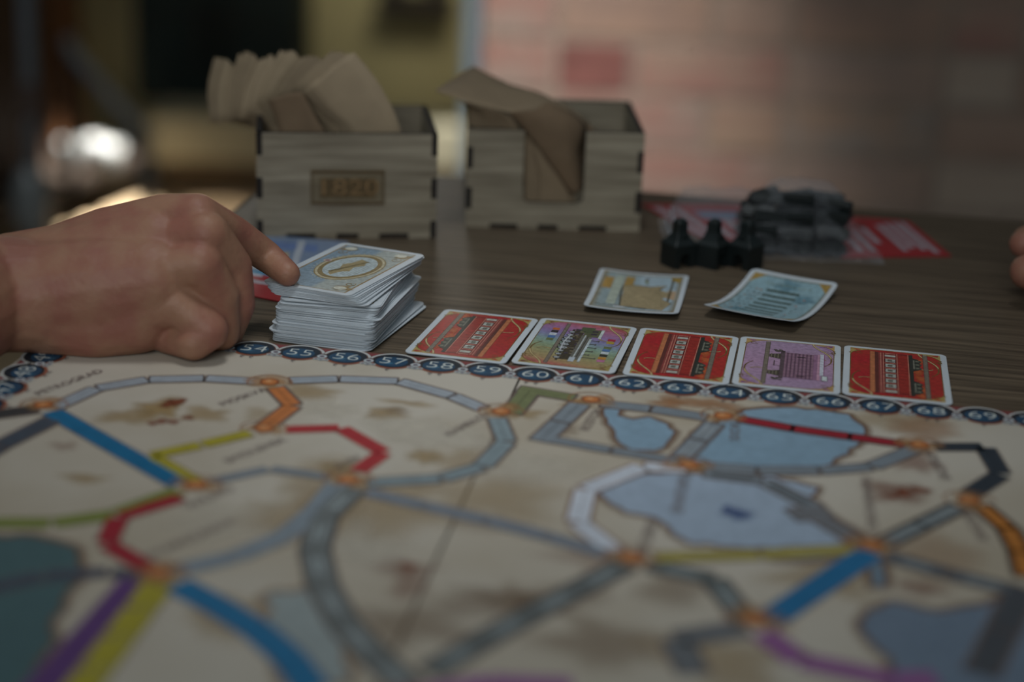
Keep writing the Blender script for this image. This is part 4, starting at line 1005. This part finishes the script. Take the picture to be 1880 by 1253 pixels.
sub('inner_fold', [[R(958, 240, .9065), R(985, 243, .9065), R(1010, 255, .9065)], [R(962, 300, .9065), R(992, 300, .9075), R(1040, 320, .907)], [R(962, 345, .9065), R(995, 350, .9075), R(1052, 352, .907)], [R(964, 376, .9065), R(1000, 378, .907), R(1060, 376, .907)]], M_nap, seed=6)
sub('inner_fold', [[R(972, 246, .9055), R(990, 252, .9045), R(996, 262, .9055)], [R(985, 300, .9055), R(995, 300, .904), R(1022, 312, .9055)], [R(990, 345, .9055), R(1005, 340, .9045), R(1045, 354, .9055)], [R(988, 374, .9055), R(1010, 372, .905), R(1050, 372, .9055)]], M_nap, seed=7)
sub('back_layer', [[R(1045, 198, .93), R(1070, 214, .93), R(1092, 240, .928)], [R(1045, 240, .925), R(1070, 250, .925), R(1090, 256, .925)], [R(1045, 300, .92), R(1070, 300, .92), R(1090, 300, .92)]], M_nap2, seed=8)

# ------------------------------------------------------------------ hands
def skin_mat():
    m = mat('skin', (164, 122, 98), .5, .1, 55, .3, 420, col2=(154, 102, 86), sss=.12, spec=.35, rng=(.38, .6))
    return m
M_skin = skin_mat()
def cone_chain(bm, pts, n=14):
    """smooth tapered capsule chain: pts = [(Vector, r), ...]"""
    for i, (p, r) in enumerate(pts):
        bmesh.ops.create_icosphere(bm, subdivisions=3, radius=r, matrix=Matrix.Translation(p))
    for (p, r), (q, s) in zip(pts, pts[1:]):
        k = 6; bm_tube(bm, [Vector(p).lerp(Vector(q), j/k) for j in range(k+1)], [r+(s-r)*j/k for j in range(k+1)], 18)
def solid(name, chains, voxel=.0011, smooth=14, mats=None, fac=.6):
    bm = bmesh.new()
    for c in chains: cone_chain(bm, c)
    me = bpy.data.meshes.new(name); bm.to_mesh(me); bm.free()
    o = bpy.data.objects.new(name, me); COL.objects.link(o)
    rm = o.modifiers.new('r', 'REMESH'); rm.mode = 'VOXEL'; rm.voxel_size = voxel
    smo = o.modifiers.new('s', 'SMOOTH'); smo.iterations = smooth; smo.factor = fac
    dg = bpy.context.evaluated_depsgraph_get(); ev = o.evaluated_get(dg); nm = bpy.data.meshes.new_from_object(ev)
    o.modifiers.clear(); o.data = nm; nm.name = name; bpy.data.meshes.remove(me)
    nm.materials.clear(); nm.materials.append(mats or M_skin)
    for p in nm.polygons: p.use_smooth = True
    return o
V = lambda x, y, z: Vector((x, y, TZ+z))
wr = R(60, 545, .690)
iM, iP, iD, iT = R(362, 398, .700), R(432, 432, .716), R(488, 470, .726), U(528, 503, .0285)
mM, mP, mD, mT = R(378, 432, .692), R(425, 490, .700), R(436, 560, .698), R(418, 612, .700)
rM, rP, rD, rT = R(366, 488, .684), R(402, 545, .688), R(408, 610, .690), R(395, 630, .700)
pM, pP, pD, pT = R(326, 560, .680), R(384, 608, .676), R(356, 630, .674), R(304, 622, .684)
chains = [
    [(R(-1300, 640, .48), .044), (R(-420, 650, .60), .036), (R(-150, 590, .65), .030), (wr+Vector((-.018, -.004, .002)), .0250), (wr+Vector((.006, 0, 0)), .0245)],
    [(wr+Vector((-.01, .010, .003)), .021), (R(200, 480, .700), .0195), (R(290, 450, .700), .0165), (R(330, 450, .698), .0130)],
    [(wr, .024), (R(190, 530, .690), .0235), (R(280, 515, .689), .0200), (R(325, 505, .690), .0150)],
    [(wr+Vector((0, 0, -.004)), .0215), (R(180, 585, .686), .0185), (R(250, 580, .685), .0160), (R(290, 562, .686), .013)],
    [(R(110, 470, .704), .0135), (R(200, 436, .705), .0132), (R(296, 396, .704), .0092), (iM, .0098)],
    [(R(230, 465, .700), .014), (R(320, 440, .694), .0085), (mM, .0102)],
    [(R(230, 505, .690), .014), (R(310, 492, .683), .0085), (rM, .0100)],
    [(R(230, 560, .684), .015), (pM, .0094)],
    [(iM, .0098), (iP, .0080), (iD, .0070), (iT, .0056)],
    [(mM, .0100), (mP, .0088), (mD, .0076), (mT, .0068)],
    [(rM, .0098), (rP, .0086), (rD, .0076), (rT, .0068)],
    [(pM, .0092), (pP, .0080), (pD, .0074), (pT, .0062)],
    # thumb folded behind the palm
    [(R(150, 480, .710), .018), (R(270, 470, .724), .0125), (R(350, 470, .730), .0098), (R(395, 480, .730), .0078)],
]
hand = solid('hand', chains, .0009, 8)
for v in hand.data.vertices:
    if v.co.z < TZ+.0022: v.co.z = TZ+.0022
tag(hand, 'bare right hand and forearm reaching in from the left, index finger on the deck', 'hand')
# second player's hand at the right edge, almost out of the picture
fT = R(1887, 499, .80)
ch2 = [[(fT, .0088), (fT+Vector((.008, .004, -.004)), .0088), (fT+Vector((.022, .008, -.006)), .0094), (fT+Vector((.045, .014, .004)), .013)],
       [(fT+Vector((.012, -.010, -.011)), .0070), (fT+Vector((.012, -.008, -.010)), .0082), (fT+Vector((.028, -.004, -.008)), .009), (fT+Vector((.048, .004, .002)), .012)],
       [(fT+Vector((.002, .020, .008)), .0072), (fT+Vector((.014, .022, .010)), .0084), (fT+Vector((.046, .024, .008)), .012)],
       [(fT+Vector((.008, .036, .006)), .0070), (fT+Vector((.020, .036, .008)), .0080), (fT+Vector((.048, .034, .006)), .012)],
       [(fT+Vector((.014, .048, .002)), .0062), (fT+Vector((.028, .046, .004)), .0070), (fT+Vector((.052, .042, .004)), .011)],
       [(fT+Vector((.046, .010, .004)), .0135), (fT+Vector((.075, .022, .006)), .019), (fT+Vector((.100, .030, .010)), .020), (fT+Vector((.19, .05, .016)), .027), (fT+Vector((.29, .08, .026)), .033)],
       [(fT+Vector((.050, .036, .004)), .012), (fT+Vector((.075, .032, .006)), .017)]]
h2 = solid('hand', ch2, .0016, 8)
for v in h2.data.vertices:
    if v.co.z < TZ+.0006: v.co.z = TZ+.0006
tag(h2, 'rounded fingertip of another hand just entering at the right picture edge', 'hand')

# ------------------------------------------------------------------ background room
# dark green cupboard panel hanging before the far wall
M_green = mat('dark_green_paint', (12, 34, 32), .8, .25, 8, .3, 60)
a0, a1 = R(247, 190, 3.88), R(548, 190, 3.88)
o = empty('cupboard', (a0.x, 3.88, a0.z)); cw = a1.x-a0.x
bm = bmesh.new(); bm_box(bm, (0, .02, 0), (cw, .24, 1.3), bev=.006); from_bm('carcass', bm, M_green, o)
for k in (0, 1):
    bm = bmesh.new(); bm_box(bm, (cw*k/2+.004, -.002, .006), (cw*(k+1)/2-.004, .02, 1.29), bev=.004); dr = from_bm('door', bm, M_green, o)
    bm = bmesh.new(); bm_tube(bm, [(cw/2+(-.03 if k == 0 else .03), -.016, .1), (cw/2+(-.03 if k == 0 else .03), -.016, .22)], .005, 8); from_bm('handle', bm, M_dark, dr)
tag(o, 'dark green wall cupboard behind the left napkin box', 'cupboard')
# cream bench below
M_cream = mat('cream_upholstery', (158, 153, 130), .8, .05, 10); M_white = mat('white_ceramic', (132, 135, 135), .2, .03)
z1, z0_ = R(400, 215, 3.7).z, R(400, 300, 3.7).z
x0, x1 = R(268, 250, 3.7).x, R(852, 250, 3.7).x
o = empty('bench', (x0, 3.7, 0))
bm = bmesh.new(); bm_box(bm, (0, 0, z0_), (x1-x0, .17, z1), bev=.015); from_bm('seat_cushion', bm, M_cream, o)
bm = bmesh.new(); bm_box(bm, (.02, .06, 0), (x1-x0-.02, .165, z0_)); from_bm('base', bm, mat('brown_bench_base', (96, 78, 52), .7), o)
tag(o, 'low cream cushioned bench along the far yellow wall', 'bench')
# dark high shelf above the bench, near the passage
a0, a1 = R(690, 22, 4.0), R(832, 22, 4.0)
bm = bmesh.new(); bm_box(bm, (0, 0, 0), (a1.x-a0.x, .14, .03), bev=.003)
o = empty('wall_shelf', (a0.x, 4.0, a0.z)); from_bm('board', bm, M_dark, o)
for x in (.03, a1.x-a0.x-.05):
    bm = bmesh.new(); bm_box(bm, (x, .02, .03), (x+.02, .14, .12)); from_bm('bracket', bm, M_dark, o)
tag(o, 'dark wooden shelf on the yellow wall near the pale blue post', 'shelf')
# left: brown counter with metal rack in front
M_brown = mat('dark_brown_wood', (58, 40, 28), .6, .2, 8, stretch=(4, 4, .5)); M_orange = mat('orange_brown_wood', (92, 60, 36), .5, .15, 8, stretch=(6, 6, .4))
M_metal = mat('brushed_steel', (150, 156, 166), .3, .05, 30, metal=.9)
b0 = Vector((-1.30, 2.67, 0)); b1 = Vector((-.845, 3.82, 0)); dv = (b1-b0); L_ = dv.length; an = math.atan2(dv.y, dv.x)
o = empty('counter', b0, an)
bm = bmesh.new(); bm_box(bm, (-.3, .05, .08), (L_-.14, .6, 1.05), bev=.004); from_bm('body', bm, M_brown, o)
bm = bmesh.new(); bm_box(bm, (-.3, 0.02, 0.0), (L_-.14, .6, .08)); from_bm('plinth', bm, M_dark, o)
bm = bmesh.new(); bm_box(bm, (-.34, -.01, 1.05), (L_-.10, .64, 1.09), bev=.006); from_bm('worktop', bm, M_brown, o)
q = R(115, 150, 3.55)
inv = Matrix.Rotation(-an, 4, 'Z') @ Matrix.Translation(-b0)
# where the viewing ray to the orange panel meets the counter front
def on_counter(u, v, off=.045):
    d = (R(u, v, 1.0)-CAM); n = Vector((-dv.y, dv.x, 0)).normalized(); t = ((b0+n*off-CAM).dot(n))/d.dot(n); return inv @ (CAM+d*t)
qa, qb = on_counter(82, 30), on_counter(150, 265)
bm = bmesh.new(); bm_box(bm, (min(qa.x, qb.x), .03, .14), (max(qa.x, qb.x), .05, 1.0), bev=.003); from_bm('door', bm, M_orange, o)
tag(o, 'dark brown counter with one orange-brown wooden door in the left background', 'counter')
o = empty('metal_stand', tuple(R(62, 400, 2.3)))
def sub2(name, bm, m, par):
    ob = from_bm(name, bm, m, par); ob.matrix_parent_inverse = Matrix.Translation(-par.location); return ob
bot = R(60, 400, 2.3)
bm = bmesh.new(); bm_tube(bm, [R(44, -260, 2.3), R(50, 60, 2.3), R(62, 300, 2.3), Vector((bot.x, 2.3, .03))], .011, 14); sub2('pole', bm, M_metal, o)
bm = bmesh.new(); bm_tube(bm, [R(52, 150, 2.3), R(58, 215, 2.3)], .016, 14); sub2('collar', bm, mat('grey_collar', (92, 76, 70), .5), o)
bm = bmesh.new(); c_ = R(58, 372, 2.3); bm_lathe(bm, [(.001, .055), (.014, .05), (.022, .03), (.026, 0), (.022, -.03), (.012, -.045), (.001, -.05)], 20, c_); sub2('hub', bm, M_white, o)
bm = bmesh.new(); bm_lathe(bm, [(.002, .03), (.03, .028), (.16, .012), (.17, 0), (.001, 0)], 28, (bot.x, 2.3, 0)); sub2('foot_plate', bm, M_metal, o)
tag(o, 'slender steel pole stand with a pale hub at the left picture edge', 'stand')
# steel handrail before the counter
o = empty('handrail', tuple(R(272, 455, 3.1)))
f_ = R(272, 455, 3.1); f_.z = .002
bm = bmesh.new(); bm_tube(bm, [R(120, 70, 3.1), R(140, 105, 3.1), R(200, 175, 3.1), R(255, 235, 3.1), R(268, 262, 3.1)], .013, 12); sub2('rail', bm, M_metal, o)
bm = bmesh.new(); bm_tube(bm, [R(268, 262, 3.1), R(270, 300, 3.1), f_], .012, 12); sub2('post', bm, M_metal, o)
bm = bmesh.new(); bm_lathe(bm, [(.001, .012), (.03, .010), (.034, .001), (.001, 0)], 20, f_); sub2('foot_plate', bm, M_metal, o)
g_ = R(120, 70, 3.1); bm = bmesh.new(); bm_tube(bm, [g_, Vector((g_.x, g_.y, .002))], .010, 12); sub2('post', bm, M_dark, o)
tag(o, 'sloping grey steel handrail before the counter in the left background', 'handrail')
# ledge of the counter with white cups
co = [x for x in COL.objects if x.name == 'counter'][0]
lz = on_counter(130, 308, -.04)
bm = bmesh.new(); bm_box(bm, (lz.x-.28, -.10, lz.z-.02), (lz.x+.2, .05, lz.z), bev=.003); from_bm('ledge', bm, M_dark, co)
for k, (u, v, r) in enumerate(((131, 306, .024), (176, 300, .022), (204, 310, .027))):
    c_ = U(u, v, lz.z-TZ); c_.z += .0006
    bm = bmesh.new(); bm_lathe(bm, [(.001, .002), (r*.55, 0), (r*.62, .004), (r*.9, .03), (r, .052), (r*.94, .052), (r*.82, .03), (r*.5, .01), (.001, .008)], 20)
    cu = from_bm('cup', bm, M_white, None, smooth=True)
    cu.location = c_
    tag(cu, ('white cup standing alone at the left of the counter ledge', 'white cup in the middle of the counter ledge', 'white cup at the right of the counter ledge')[k], 'cup', 'blurred white cups on the counter ledge')
